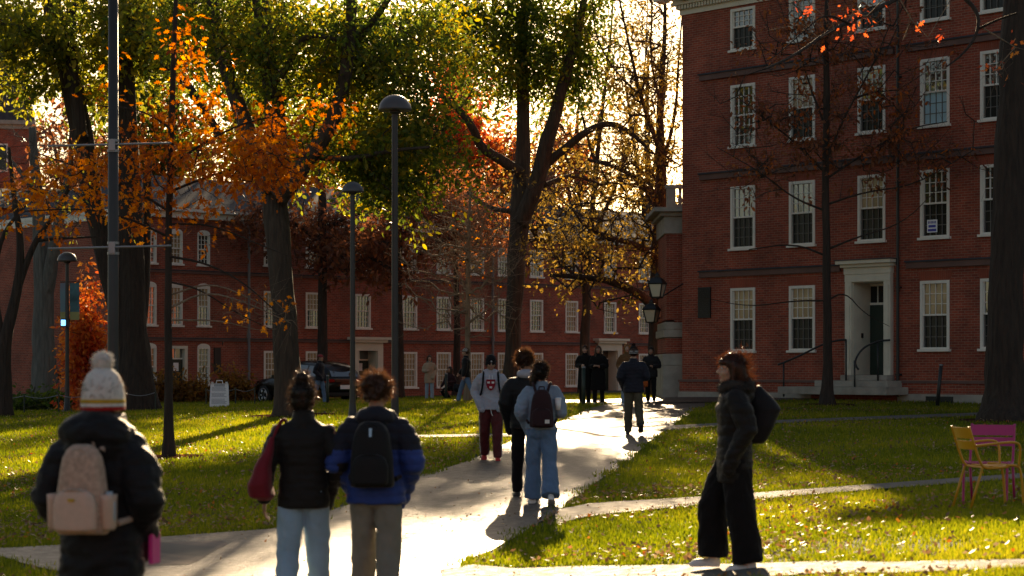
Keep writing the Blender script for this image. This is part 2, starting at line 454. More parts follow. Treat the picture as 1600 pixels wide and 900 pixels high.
M['litter'] = mat('fallen_leaf', (.3, .2, .1), .5, trans=.3, spec=.35,
                  tint=[(0, (.10, .05, .025)), (.45, (.24, .14, .07)), (.8, (.36, .26, .15)), (.9, (.42, .12, .03)), (1, (.45, .2, .04))])
def litter(n):
    Y = np.exp(RNG.uniform(math.log(13), math.log(72), n)); X = RNG.uniform(-.27, .27, n) * Y
    ip = in_path(X, Y); keep = ~ip | (RNG.random(n) < .16)
    patch = np.array([mnoise.noise(Vector((x * .35, y * .35, 5))) for x, y in zip(X, Y)])
    keep &= RNG.random(n) < np.clip(.35 + patch * 1.1, .06, 1)
    X, Y = X[keep], Y[keep]; n = len(X); Z = G(X, Y) + np.where(in_path(X, Y), .042, .045 + .0005 * Y)
    s = RNG.uniform(.012, .031, n) * np.where(in_path(X, Y), .6, 1)
    a = RNG.uniform(0, 2 * math.pi, n); t = RNG.normal(0, .45, n); t2 = RNG.normal(0, .4, n)
    u = np.stack([np.cos(a) * np.cos(t), np.sin(a) * np.cos(t), np.sin(t)], -1)
    v = np.stack([-np.sin(a) * np.cos(t2), np.cos(a) * np.cos(t2), np.sin(t2)], -1)
    c = np.stack([X, Y, Z], -1); up = np.array([0, 0, 1.])
    prof = [(1.2, 0, .25), (.55, .45, -.05), (.1, .85, .2), (-.5, .5, 0), (-1, 0, .3), (-.5, -.55, 0), (.1, -.8, .22), (.6, -.4, 0)]
    V = np.stack([c + (u * p[0] + v * p[1] + up * p[2] * RNG.uniform(.2, 1.2, (n, 1))) * s[:, None] for p in prof], 1).reshape(-1, 3)
    T = np.repeat(RNG.random(n), 8)
    o = mesh_np('fallen_leaves', V, [np.arange(8 * n).reshape(-1, 8)], [M['litter']], T)
    return tag(o, 'dry curled autumn leaves scattered over the lawns', 'leaves', kind='stuff')
litter(52000)

# ------------------------------------------------------------------ trees
def leaf_mesh(C, dirs, size, shape, droop=.3):
    """leaf blades at centres C; returns V, faces, per-vertex tint"""
    n = len(C)
    if shape == 'oak':
        prof = [(0, 0, 0), (.35, .12, 0), (.45, .42, .05), (.62, .16, 0), (.85, .5, .08), (1.0, .15, 0), (1.3, .22, .05), (1.55, 0, .1),
                (1.3, -.22, .05), (1.0, -.15, 0), (.85, -.5, .08), (.62, -.16, 0), (.45, -.42, .05), (.35, -.12, 0)]
    else:
        prof = [(0, 0, 0), (.32, .27, .06), (.80, .30, .10), (1.4, 0, -.12), (.86, -.28, .08), (.36, -.29, .05)]
    d = dirs / (np.linalg.norm(dirs, axis=1, keepdims=True) + 1e-9)
    r = RNG.normal(size=(n, 3)); v = np.cross(d, r); v /= (np.linalg.norm(v, axis=1, keepdims=True) + 1e-9)
    w = np.cross(d, v)
    s = (size * RNG.uniform(.55, 1.5, n))[:, None]
    k = len(prof)
    V = np.stack([C + (d * p[0] + v * p[1] + w * p[2] * RNG.uniform(-1, 2, (n, 1))) * s for p in prof], 1).reshape(-1, 3)
    return V, np.arange(n * k).reshape(-1, k), k

def resample(pl, step):
    out = []
    for a, b in zip(pl[:-1], pl[1:]):
        a = np.array(a, float); b = np.array(b, float); n = max(1, int(np.linalg.norm(b[:3] - a[:3]) / step))
        for j in range(n): out.append(a + (b - a) * j / n)
    out.append(np.array(pl[-1], float))
    return np.array(out)

def smooth_poly(pl, it=2):
    p = np.array(pl, float)
    for _ in range(it):
        q = [p[0]]
        for a, b in zip(p[:-1], p[1:]): q += [a * .75 + b * .25, a * .25 + b * .75]
        q.append(p[-1]); p = np.array(q)
    return p

def tree(name, label, group, limbs, crowns=(), bark='bark', leafmat=None, leaf=.1, per=40, spread=.45, shape='rhomb', tint=(.5, .2),
         twig=.007, flare=1.35, upbias=.25, crownname='crown', droop=.25, barefrac=0.0, seed=1, extra=0):
    """limbs: polylines of (x,y,z,r) in metres, the first starts at the ground; crowns: (centre, radii, number of twig tips)"""
    global RNG
    crowns = [(c, r, int(n * (1.75 if leafmat and per >= 20 else 1.45 if leafmat else 1.0))) for c, r, n in crowns]
    if leafmat and per >= 14: per = int(per * 1.05); leaf *= 1.25; spread *= 1.15
    keep = RNG; RNG = np.random.default_rng(seed)
    base = limbs[0][0]
    root = thing(name, label, 'tree', tuple(base[:3]), group=group)
    off = np.array(base[:3])
    wood = MB()
    nodes = []; rads = []
    for li, pl in enumerate(limbs):
        sp = smooth_poly(pl, 2)
        q = resample(sp, .35 if sp[0][3] > .12 else .25)
        for j, p in enumerate(q):
            rr = p[3]
            amp = min(.22 * rr * 2, .12)
            nv = mnoise.noise_vector(Vector(p[:3]) * .9 + Vector((li * 7 + seed, 0, 0)))
            if j > 0: p[:3] += np.array(nv) * amp * .5
        rr = q[:, 3].copy()
        if li == 0:
            h = q[:, 2] - base[2]
            rr *= 1 + (flare - 1) * np.exp(-h / (.25 + base[3]))
        n = 30 if rr[0] > .15 else (9 if rr[0] > .05 else 6)
        pts = [Vector(p[:3] - off) for p in q]
        if li == 0: pts[0].z -= .15
        v0 = len(wood.v); wood.tube(pts, list(rr), n)
        if n == 30:      # furrowed bark
            for vi in range(v0, len(wood.v)):
                ri = min((vi - v0) // n, len(pts) - 1); c = pts[ri]; v = Vector(wood.v[vi]); q_ = Vector((v.x * 8 + seed, v.y * 8, v.z * 1.1)) * (.3 / max(rr[ri], .12)) ** .5
                wood.v[vi] = tuple(c + (v - c) * (1 + .13 * mnoise.noise(q_) - .10 * abs(mnoise.noise(q_ * 2.1)) + .05))
        nodes += list(q[:, :3]); rads += list(rr)
    nodes = np.array(nodes); rads = np.array(rads)
    # twigs: every tip joins the nearest wood already there
    tips = []
    for c, rad, n in crowns:
        d = RNG.normal(size=(n, 3)); d /= np.linalg.norm(d, axis=1, keepdims=True)
        r = RNG.random((n, 1)) ** .5 * 1.22
        # an uneven outline
        lump = np.array([1 + .65 * mnoise.noise(Vector(x) * 1.9 + Vector((seed, 0, 0))) for x in d])[:, None]
        tips.append(np.array(c) + d * r * np.array(rad) * lump)
    E0, E1, ER0, ER1 = [], [], [], []
    tipend = []
    if tips:
        tips = np.concatenate(tips)
        ground_z = base[2]
        dist = np.array([np.min(np.linalg.norm(nodes - t, axis=1)) for t in tips])
        order = np.argsort(dist)
        nd = [nodes[k] for k in range(len(nodes))]; par = [-1] * len(nd); rd = list(rads); fixed = len(nd)
        arr = np.zeros((len(nd) + len(tips) * 14, 3)); arr[:len(nd)] = nodes; cnt = len(nd)
        for t in tips[order]:
            dv = arr[:cnt] - t
            cost = np.linalg.norm(dv, axis=1) + upbias * np.maximum(dv[:, 2], 0) * 2 - upbias * .3 * np.minimum(-dv[:, 2], 0)
            k = int(np.argmin(cost)); a = arr[k]
            L = np.linalg.norm(t - a); m = int(min(12, max(1, L / .45)))
            side = RNG.normal(size=3) * L * .12; prev = k
            for j in range(1, m + 1):
                f = j / m
                p = a + (t - a) * f + side * math.sin(math.pi * f) + np.array([0, 0, L * .14 * math.sin(math.pi * f)])
                if j < m: p = p + RNG.normal(size=3) * .04
                arr[cnt] = p; par.append(prev); rd.append(0); prev = cnt; cnt += 1
            tipend.append((prev, t - a))
        # pipe model radii
        acc = np.zeros(cnt)
        for p_, _ in tipend: acc[p_] += twig ** 2.2
        for k in range(cnt - 1, fixed - 1, -1):
            if par[k] >= fixed: acc[par[k]] += acc[k] * 1.0 + (twig * .35) ** 2.2
        rr = acc ** (1 / 2.2)
        for k in range(fixed, cnt):
            E0.append(arr[par[k]]); E1.append(arr[k]); ER1.append(max(rr[k], twig * .6))
            ER0.append(max(min(rr[par[k]], rr[k] * 1.3), twig * .6) if par[k] >= fixed else max(rr[k] * 1.3, twig))
        for _ in range(extra):   # fine bare twiglets
            pass
    wo = wood.build('trunk', M[bark], root, smooth=True)
    if E0:
        A, B = np.array(E0) - off, np.array(E1) - off; r0, r1 = np.array(ER0)[:, None], np.array(ER1)[:, None]
        if extra:
            k = RNG.integers(0, len(A), extra); f = RNG.random((extra, 1))
            s = A[k] + (B[k] - A[k]) * f
            d = (B[k] - A[k]); d /= np.linalg.norm(d, axis=1, keepdims=True) + 1e-9
            d = d * .6 + RNG.normal(size=(extra, 3)) * .55; d[:, 2] += .15
            e = s + d * RNG.uniform(.25, .8, (extra, 1))
            A = np.concatenate([A, s]); B = np.concatenate([B, e])
            r0 = np.concatenate([r0, np.full((extra, 1), twig * .6)]); r1 = np.concatenate([r1, np.full((extra, 1), twig * .3)])
        t = B - A; t /= np.linalg.norm(t, axis=1, keepdims=True) + 1e-9
        ref = np.where(np.abs(t[:, 2:3]) > .9, [[1., 0, 0]], [[0, 0, 1.]])
        u = np.cross(t, ref); u /= np.linalg.norm(u, axis=1, keepdims=True); v = np.cross(t, u)
        ns = 5; ring0, ring1 = [], []
        for k in range(ns):
            c, s = math.cos(2 * math.pi * k / ns), math.sin(2 * math.pi * k / ns)
            ring0.append(A + (u * c + v * s) * r0); ring1.append(B + (u * c + v * s) * r1)
        V = np.stack(ring0 + ring1, 1); n = len(A)
        V = V.reshape(-1, 3); b = np.arange(n) * 2 * ns
        fs = np.concatenate([np.stack([b + k, b + (k + 1) % ns, b + ns + (k + 1) % ns, b + ns + k], -1) for k in range(ns)])
        mesh_np('branches', V, [fs], [M[bark]], smooth=True, parent=root)
    if leafmat and len(tipend):
        C, D = [], []
        for pidx, d in tipend:
            if RNG.random() < barefrac: continue
            # leaves along the last stretch of the twig
            chain = [pidx]
            for _ in range(3):
                q = par[chain[-1]]
                if q < fixed or q < 0: break
                chain.append(q)
            m = max(1, int(per * RNG.uniform(.4, 1.6)))
            ns_ = max(1, m // 11)
            sub = arr[RNG.choice(chain, ns_)] + RNG.normal(size=(ns_, 3)) * spread * np.array([1, 1, .75])
            o_ = RNG.normal(size=(m, 3)); cen = sub[RNG.integers(0, ns_, m)] + o_ * (.05 + spread * .21)
            dd = o_ * .9 + RNG.normal(size=(m, 3)) * .7; dd[:, 2] -= droop * 2.4
            C.append(cen); D.append(dd)
        C = np.concatenate(C) - off; D = np.concatenate(D)
        V, fs, k = leaf_mesh(C, D, leaf, shape)
        clump = np.array([mnoise.noise(Vector(c) * .55) for c in C])
        T = np.clip(RNG.normal(tint[0], tint[1], len(C)) + clump * .45, 0, 1)
        mesh_np(crownname, V, [fs], [M[leafmat]], np.repeat(T, k), parent=root)
    RNG = keep
    return root

def bark_mat(name, c1, c2):
    return mat(name, c1, .9, noise=1, nscale=4, col2=c2, bump=1.0, bscale=5, bdist=.09, stretch=(3.2, 3.2, .45))
M['bark'] = bark_mat('grey_brown_bark', (.085, .056, .038), (.028, .019, .013))
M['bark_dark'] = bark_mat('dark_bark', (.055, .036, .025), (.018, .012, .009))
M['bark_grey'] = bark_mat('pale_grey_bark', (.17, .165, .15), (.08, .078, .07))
M['bark_lit'] = bark_mat('painted_sunlit_bark', (.34, .25, .17), (.18, .13, .09))  # bark lightened so that twigs in shade look sunlit
LF = dict(rough=.45, spec=.4)
M['leaf_green'] = mat('green_leaf', (.07, .1, .02), trans=.66, tint=[(0, (.03, .05, .010)), (.5, (.075, .105, .014)), (.85, (.17, .17, .02)), (1, (.28, .20, .02))], **LF)
M['leaf_lime'] = mat('yellow_green_leaf', (.12, .14, .02), trans=.66, tint=[(0, (.05, .075, .012)), (.5, (.14, .15, .018)), (1, (.30, .24, .03))], **LF)
M['leaf_orange'] = mat('orange_oak_leaf', (.4, .12, .02), trans=.66, tint=[(0, (.16, .040, .012)), (.5, (.36, .10, .015)), (1, (.55, .22, .03))], **LF)
M['leaf_brown'] = mat('russet_brown_leaf', (.2, .08, .04), trans=.55, tint=[(0, (.09, .035, .018)), (.5, (.17, .062, .03)), (.9, (.26, .10, .04)), (1, (.42, .12, .03))], **LF)
M['leaf_red'] = mat('red_maple_leaf', (.4, .05, .03), trans=.66, tint=[(0, (.20, .035, .02)), (.5, (.42, .08, .035)), (1, (.52, .20, .05))], **LF)
M['leaf_gold'] = mat('bronze_gold_leaf', (.3, .2, .05), trans=.62, tint=[(0, (.10, .07, .018)), (.5, (.22, .14, .03)), (1, (.38, .22, .05))], **LF)
M['leaf_hedge'] = mat('dull_orange_shrub_leaf', (.3, .14, .03), trans=.45, tint=[(0, (.10, .045, .012)), (.5, (.26, .12, .025)), (1, (.42, .22, .04))], **LF)

def limb(pts, Y, dy=0.0):
    """photo points (px, py, width in px) at a depth -> polyline in metres; dy leans it in depth along its length"""
    out = []
    n = len(pts)
    for i, p in enumerate(pts):
        y = Y + dy * i / max(1, n - 1) + (p[3] if len(p) > 3 else 0)
        w = P(p[0], p[1], y)
        out.append((w.x, w.y, w.z, p[2] * .44 / F * Y))
    return out
def trunk(px, Y, w0, pts, dy=0.0):
    b = gp(px, Y)
    return [(b.x, b.y, b.z, w0 * .44 / F * Y)] + limb(pts, Y, dy)
def cr(px, py, Y, rx, ry, rz, n):
    """crown lump: photo centre, radii in photo px across (x, z) and metres in depth"""
    c = P(px, py, Y)
    return (tuple(c), (rx / F * Y, ry, rz / F * Y), n)
GT = 'trees standing in the yard'
GB = 'trees beyond the far hall'
# ------------------------------------------------------------------ buildings
M['dimwhite'] = mat('screened_muntin', (.13, .125, .115), .7)
M['lintel'] = brick_mat('gauged_brick', (.30, .060, .03), (.25, .05, .025), (.28, .10, .06), .07, .30)

def wall_with_openings(root, name, u0, u1, z0, z1, ops, mt, depth, reveal=.14, roofz=None):
    us = sorted({u0, u1, *[o[0] for o in ops], *[o[1] for o in ops]}); zs = sorted({z0, z1, *[o[2] for o in ops], *[o[3] for o in ops]})
    mb = MB()
    for a, b in zip(us[:-1], us[1:]):
        for c, d in zip(zs[:-1], zs[1:]):
            mu, mz = (a + b) / 2, (c + d) / 2
            if any(o[0] < mu < o[1] and o[2] < mz < o[3] for o in ops): continue
            mb.add([(a, 0, c), (b, 0, c), (b, 0, d), (a, 0, d)], [(0, 1, 2, 3)])
    for a, b, c, d in [o[:4] for o in ops]:
        y = reveal
        mb.add([(a, 0, c), (a, y, c), (a, y, d), (a, 0, d)], [(0, 1, 2, 3)]); mb.add([(b, 0, c), (b, 0, d), (b, y, d), (b, y, c)], [(0, 1, 2, 3)])
        mb.add([(a, 0, d), (a, y, d), (b, y, d), (b, 0, d)], [(0, 1, 2, 3)]); mb.add([(a, 0, c), (b, 0, c), (b, y, c), (a, y, c)], [(0, 1, 2, 3)])
    D = depth
    mb.add([(u0, 0, z0), (u0, 0, z1), (u0, D, z1), (u0, D, z0)], [(0, 1, 2, 3)]); mb.add([(u1, 0, z0), (u1, D, z0), (u1, D, z1), (u1, 0, z1)], [(0, 1, 2, 3)])
    mb.add([(u0, D, z0), (u0, D, z1), (u1, D, z1), (u1, D, z0)], [(0, 1, 2, 3)]); mb.add([(u0, 0, z1), (u1, 0, z1), (u1, D, z1), (u0, D, z1)], [(0, 1, 2, 3)])
    return mb.build(name, mt, root)

_wc = {}
def window(root, u, z, w, h, cols=4, ru=3, rl=3, arch=False, split=.5, gl='glass_lo', gu='glass_hi', lit=None):
    """sash window in its opening, (u, z) = lower left corner; frame, sill, glazing bars, two panes"""
    key = (round(w, 2), round(h, 2), cols, ru, rl, arch, split, gl, gu)
    if key not in _wc:
        mb = MB(); fr = .085 if w > .7 else .06
        mb.box(0, fr, -.03, .12, 0, h); mb.box(w - fr, w, -.03, .12, 0, h); mb.box(fr, w - fr, -.03, .12, h - fr, h)
        mb.box(-.05, w + .05, -.10, .12, -.07, -.001); mb.box(fr, w - fr, -.025, .12, 0, .05)
        zm = h * split; mb.box(fr, w - fr, -.005, .09, zm - .025, zm + .025)
        a, b = fr, w - fr; t = .011
        for lo, hi, n, m, y in ((zm + .025, h - fr, ru, 0, .02), (.05, zm - .025, rl, 1, .045)):
            for k in range(1, cols): x = a + (b - a) * k / cols; mb.box(x - t, x + t, y, y + .03, lo, hi, m)
            for k in range(1, n): zz = lo + (hi - lo) * k / n; mb.box(a, b, y + .002, y + .028, zz - t, zz + t, m)
            mb.box(a, a + .03, y - .006, y + .034, lo, hi, m); mb.box(b - .03, b, y - .006, y + .034, lo, hi, m)
        if arch:
            n = 9; top = [(w / 2 - w / 2 * math.cos(math.pi * k / n), h + .16 * math.sin(math.pi * k / n)) for k in range(n + 1)]
            mb.loft([[(x, y, zz) for x, zz in top] for y in (-.035, .02)])
        o = mb.build('window', [M['white'], M['dimwhite'] if gl == 'glass_lo' else M['white']]); 
        p1 = MB(); p1.box(a, b, .052, .058, zm + .02, h - fr + .01)
        p2 = MB(); p2.box(a, b, .078, .084, .04, zm + .01)
        q1 = p1.build('pane', M[gu]); q2 = p2.build('pane', M[gl])
        _wc[key] = (o.data, q1.data, q2.data)
        for x in (o, q1, q2): bpy.data.objects.remove(x)
    d0, d1, d2 = _wc[key]
    o = link('window', d0, root); o.location = (u, 0, z)
    link('pane', d1, o); link('pane', d2, o)
    return o

def lintel(root, u, w, z, h=.26):
    mb = MB(); mb.add([(u - .02, -.004, z), (u + w + .02, -.004, z), (u + w + .12, -.004, z + h), (u - .12, -.004, z + h), (u - .02, .05, z), (u + w + .02, .05, z), (u + w + .12, .05, z + h), (u - .12, .05, z + h)],
                      [(0, 1, 2, 3), (4, 7, 6, 5), (0, 4, 5, 1), (1, 5, 6, 2), (2, 6, 7, 3), (3, 7, 4, 0)])
    return mb.build('lintel', M['lintel'], root)

# ---- right-hand hall
TH = R(47.0); HA = (math.cos(TH), -math.sin(TH)); Y0A = 63.0; X0A = (1066 - 800) / F * Y0A
def sA(px): k = (px - 800) / F; return (k * Y0A - X0A) / (HA[0] - k * HA[1])
def depthA(px): return Y0A + HA[1] * sA(px)
def zA(py, px): return HC + (HOR - py) / F * depthA(px)
hallA = thing('brick_hall', 'tall red brick hall of four storeys at right with white cornice and steps', 'building', (X0A, Y0A, 0), math.atan2(HA[1], HA[0]))
colsA = [1161, 1253.5, 1362, 1461, 1556]
rowsA = [(HC + .55, 1.93), (HC + 3.70, 1.91), (HC + 6.85, 1.89), (HC + 9.82, 1.27)]
WA = .98
opsA = []; winA = []
extra_s = [sA(1556) + 2.35 * k for k in (1, 2, 3)]
for ci, s in enumerate([sA(p) for p in colsA] + extra_s):
    for ri, (z, h) in enumerate(rowsA):
        if ri == 0 and ci == 2: continue
        opsA.append((s - WA / 2, s + WA / 2, z, z + h)); winA.append((s - WA / 2, z, h, ri, ci))
dA = (sA(1325), sA(1396)); dw = dA[1] - dA[0]; zd0 = zA(586, 1362); zd1 = zA(440, 1362)
opsA.append((dA[0] + .24, dA[1] - .24, zd0, zd1))
wall_with_openings(hallA, 'wall', 0, 24, .6, HC + 11.25, opsA, M['brick'], 14)
for (u, z, h, ri, ci) in winA:
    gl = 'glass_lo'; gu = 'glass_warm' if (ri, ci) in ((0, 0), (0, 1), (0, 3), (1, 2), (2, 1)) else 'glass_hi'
    if (ri, ci) in ((2, 0), (3, 1)): gl = 'glass_hi'
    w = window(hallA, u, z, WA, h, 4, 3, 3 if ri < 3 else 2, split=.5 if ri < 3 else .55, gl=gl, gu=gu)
    if ri < 3: lintel(hallA, u, WA, z + h + .002)
M['shade'] = mat('pale_blue_window_blind', (.35, .55, .62), .7)
w3 = (sA(1461) - WA / 2, rowsA[2][0])
mb = MB(); mb.box(w3[0] + .10, w3[0] + WA - .10, .062, .068, w3[1] + .07, w3[1] + .92); mb.build('window_blind', M['shade'], hallA)
mb = MB(); q = (sA(1461) - WA / 2, rowsA[1][0]); x0 = q[0] + .20; z0 = q[1] + .14
mb.box(x0, x0 + .34, .030, .040, z0, z0 + .36)
for k in range(6): mb.box(x0 + .04 + k * .046, x0 + .066 + k * .046, .026, .029, z0 + .25, z0 + .32, 1)
mb.box(x0 + .05, x0 + .29, .026, .029, z0 + .14, z0 + .21, 1); mb.box(x0 + .03, x0 + .31, .026, .029, z0 + .03, z0 + .10, 1)
mb.build('window_sign', [M['paper'], M['blueink']], hallA)
for zc in (3.05, 6.1, 9.21):
    for a, b in ((sA(1095), sA(1398) if zc > 4 else dA[0] - .25), (sA(1418), 24)):
        if zc < 4 and a < dA[0]: b = dA[0] - .25
        mb = MB(); mb.box(a, b, -.09, .02, HC + zc - .20, HC + zc - .035); mb.box(a - .03, b + .0, -.13, .02, HC + zc - .033, HC + zc + .015, 1)
        mb.build('string_course', [M['brownstone'], M['slate']], hallA)
mb = MB(); mb.box(-.06, 24, -.07, .02, .3, 1.28); mb.box(-.09, 24, -.10, .02, 1.282, 1.36, 1); mb.build('plinth', [M['brick'], M['brownstone']], hallA)
mb = MB(); mb.box(-.10, sA(1270), -.105, .02, .2, .98); mb.box(sA(1405), 24, -.105, .02, .2, .98); mb.build('stone_footing', M['stone'], hallA, bevel=.01)
mb = MB(); mb.box(sA(1450), sA(1493), -.112, -.106, .62, .92); mb.build('cellar_window', M['black'], hallA)
# cornice with dentils and modillions
mb = MB(); zc = HC + 11.17
def corn(z0, z1, o, m=0): mb.box(-o, 24, -o, .05, z0, z1, m); mb.box(-o, -.001, .05, 14, z0, z1, m)
corn(zc, zc + .16, .06); corn(zc + .16, zc + .30, .11); corn(zc + .30, zc + .36, .26); corn(zc + .60, zc + .78, .78); corn(zc + .78, zc + .86, .86); corn(zc+.36, zc+.60, .20)
for k in range(200): mb.box(-.1 + k * .12, -.03 + k * .12, -.20, -.11, zc + .17, zc + .295)
for k in range(32): mb.box(-.6 + k * .78, -.34 + k * .78, -.70, -.20, zc + .42, zc + .598)
for k in range(16): mb.box(-.70, -.20, .3 + k * .78, .56 + k * .78, zc + .42, zc + .598)
mb.build('cornice', M['cream'], hallA)
mb = MB(); mb.loft([[(-.7, -.7, zc + .862), (24, -.7, zc + .862), (24, 14.5, zc + .862), (-.7, 14.5, zc + .862)], [(5, 5.5, zc + 3), (20, 5.5, zc + 3), (20, 8.5, zc + 3), (5, 8.5, zc + 3)]]); mb.build('roof', M['slate'], hallA)
# door case
mb = MB(); u0, u1 = dA
zt = zA(409, 1362)
mb.box(u0, u0 + .24, -.16, .02, zd0, zd1); mb.box(u1 - .24, u1, -.16, .02, zd0, zd1)
mb.box(u0 + .05, u0 + .19, -.185, -.16, zd0 + .2, zd1 - .1); mb.box(u1 - .19, u1 - .05, -.185, -.16, zd0 + .2, zd1 - .1)
mb.box(u0, u1, -.17, .02, zd1 + .001, zd1 + .22); mb.box(u0 - .02, u1 + .02, -.19, .02, zd1 + .22, zd1 + .42); mb.box(u0 - .09, u1 + .09, -.28, .02, zd1 + .42, zt - .06); mb.box(u0 - .17, u1 + .17, -.40, .02, zt - .06, zt + .04)
mb.box(u0 + .24, u0 + .262, -.10, .75, zd0, zd1); mb.box(u1 - .262, u1 - .24, -.10, .75, zd0, zd1); mb.box(u0 + .262, u1 - .262, -.1, .75, zd1 - .02, zd1)
mb.build('door_case', M['cream'], hallA, bevel=.008)
mb = MB(); mb.box(u0 - .2, u1 + .2, -.43, .02, zt + .042, zt + .07); mb.build('door_hood', M['slate'], hallA)
mb = MB(); a, b = u0 + .27, u1 - .27; dt = zd0 + 2.05
mb.box(a, b, .70, .745, zd0, dt)
for zz in (.2, .85, 1.45): mb.box(a + .12, (a + b) / 2 - .06, .685, .70, zd0 + zz, zd0 + zz + .48); mb.box((a + b) / 2 + .06, b - .12, .685, .70, zd0 + zz, zd0 + zz + .48)
door = mb.build('door', M['dkgreen'], hallA)
mb = MB(); mb.ell((b - .1, .66, zd0 + 1), (.03, .03, .03), n=8); mb.build('door_knob', M['galv'], door)
mb = MB(); mb.box(b - .42, b - .18, .676, .684, zd0 + 1.30, zd0 + 1.68); mb.build('notice', M['paper'], door)
mb = MB(); mb.box(a, b, .69, .75, dt, dt + .07); mb.box(a, b, .69, .75, zd1 - .10, zd1 - .02)
for k in range(1, 4): x = a + (b - a) * k / 4; mb.box(x - .012, x + .012, .70, .74, dt + .07, zd1 - .1)
tr = mb.build('transom', M['white'], hallA)
mb = MB(); mb.box(a, b, .742, .748, dt + .05, zd1 - .05); mb.build('pane', M['glass_lo'], tr)
mb = MB(); mb.box(u0 + .2615, u0 + .29, .28, .36, zd0 + 1.08, zd0 + 1.22); mb.build('door_bell', M['black'], hallA)
# steps and handrails
mb = MB()
mb.box(u0 - .02, u1 + .02, -.35, .75, zd0 - .16, zd0 - .001); mb.box(u0 - .65, u1 + .35, -.75, -.001, zd0 - .34, zd0 - .161); mb.box(u0 - 1.7, u1 + .6, -1.15, -.106, zd0 - .56, zd0 - .341)
mb.build('front_steps', M['stone'], hallA, bevel=.012)
for sx, sgn in ((u0 - .1, -1), (u1 - .35, 1)):
    mb = MB(); z = zd0
    if sgn < 0: pts = [(sx + .35, -.42, z + 1.02), (sx + .12, -.42, z + 1.02), (sx - .35, -.55, z + .92), (sx - .9, -.8, z + .62), (sx - 1.45, -1.05, z + .36), (sx - 1.62, -1.1, z + .3)]
    else: pts = [(sx + .45, -.3, z + 1.0), (sx + .1, -.4, z + .98), (sx - .3, -.6, z + .78), (sx - .42, -.8, z + .42), (sx - .2, -1.0, z + .22), (sx - .13, -1.0, z + .16)]
    sp = smooth_poly(pts, 3); mb.tube([tuple(p) for p in sp], .03, 8)
    for p in ((pts[0], pts[-2]) if sgn < 0 else (pts[1], pts[3])):
        foot = z - .34 if p[1] < -.35 and p[1] > -.76 else (z - .56 if p[1] < -.76 else z - .16)
        if sgn < 0 and p is pts[-2]: foot = z - .62
        mb.tube([(p[0], p[1], foot - .02), (p[0], p[1], p[2])], .026, 8)
    mb.build('handrail', M['black'], hallA, smooth=True)
mb = MB(); s = sA(1406); mb.tube([(s, -.10, .9), (s, -.10, HC + 11.2)], .045, 8)
for z in (1.5, 4, 7, 10): mb.box(s - .07, s + .07, -.12, .02, z, z + .05)
mb.build('downpipe', M['black'], hallA)
mb = MB(); a, b = sA(1092), sA(1111); z0, z1 = zA(497, 1101), zA(449, 1101)
mb.box(a, b, -.05, .02, z0, z1)
for k in range(14): mb.box(a + .04, b - .04, -.062, -.05, z0 + .05 + k * (z1 - z0 - .1) / 14, z0 + .05 + (k + .6) * (z1 - z0 - .1) / 14)
mb.build('shutter', M['black'], hallA)

# ---- stone and brick wing behind the corner
YB = 63.5
def bx(px): return (px - 800) / F * YB
def bz(py): return HC + (HOR - py) / F * YB
wing = thing('gate_wing', 'small brick wing with stone base and balustrade behind the hall corner', 'building', (bx(1041), YB, 0))
W0 = 0.0; W1 = bx(1110) - bx(1041)
mb = MB(); mb.box(W0, W1, 0, 3.5, bz(500), bz(340)); mb.box(W0 - .001 + .25, W1, -.03, 0, bz(520), bz(365)); mb.box(W0 - .02, W1, -.02, 3.52, bz(551), bz(528)); mb.build('wall', M['brick'], wing)
mb = MB(); mb.box(W0 - .12, W1, -.12, 3.6, .6, bz(571) - .004); mb.box(W0 - .12, W1, -.12, 3.6, bz(571), bz(553))
mb.box(W0 - .08, W1, -.08, 3.55, bz(527), bz(515)); mb.box(W0 - .03, W1, -.04, 3.52, bz(514.8), bz(503)); mb.build('stone_base', M['stone'], wing, bevel=.015)
mb = MB(); mb.box(W0 - .06, W1, -.06, 3.55, bz(365), bz(338)); mb.box(W0 - .2, W1, -.2, 3.7, bz(337.8), bz(332)); mb.box(W0 - .42, W1, -.42, 3.9, bz(331.8), bz(325)); mb.build('cornice', M['stone'], wing, bevel=.01)
mb = MB(); mb.box(W0 + .02, W0 + .3, -.05, .25, bz(324.8), bz(294)); mb.box(W0 - .02, W1, -.08, .3, bz(293.8), bz(289)); mb.box(W0 + .302, W1, -.02, .2, bz(324.8), bz(319))
for k in range(5): mb.lathe([(.05, 0), (.08, .12), (.04, .3), (.06, .52)], (W0 + .45 + k * .22, .09, bz(319)), 10)
mb.build('balustrade', M['stone'], wing)

# ---- far hall
TC = R(43.0); HCd = (math.cos(TC), math.sin(TC)); PC = (-6.44, 86.0)
def tC(px): k = (px - 800) / F; return (k * PC[1] - PC[0]) / (HCd[0] - k * HCd[1])
def dC(px): return PC[1] + HCd[1] * tC(px)
def zC(py, px): return HC + (HOR - py) / F * dC(px)
hallC = thing('far_brick_hall', 'long three storey red brick hall across the far side of the yard', 'building', (PC[0], PC[1], 0), TC)
ZG = float(G(0, 88)) - .1
zr = [(zC(605, 640), zC(550, 640)), (zC(514, 640), zC(462, 640)), (zC(424, 640), zC(380, 640))]
ops = []; wl = []
def addw(px, w, z, arch=False, cols=4):
    t = tC(px); ops.append((t - w / 2, t + w / 2, z[0], z[1])); wl.append((t - w / 2, z[0], w, z[1] - z[0], arch, cols))
DOORS = [573, 951]
for px in (425, 490, 567, 640, 693, 745, 788, 838, 893, 953, 1007, 1056):
    for ri in (0, 1, 2):
        if ri == 0 and px in (567, 953): continue
        addw(px, .84, zr[ri])
zl = [(zC(603, 318), zC(543, 318)), (zC(509, 318), zC(449, 318)), (zC(414, 318), zC(366, 318))]
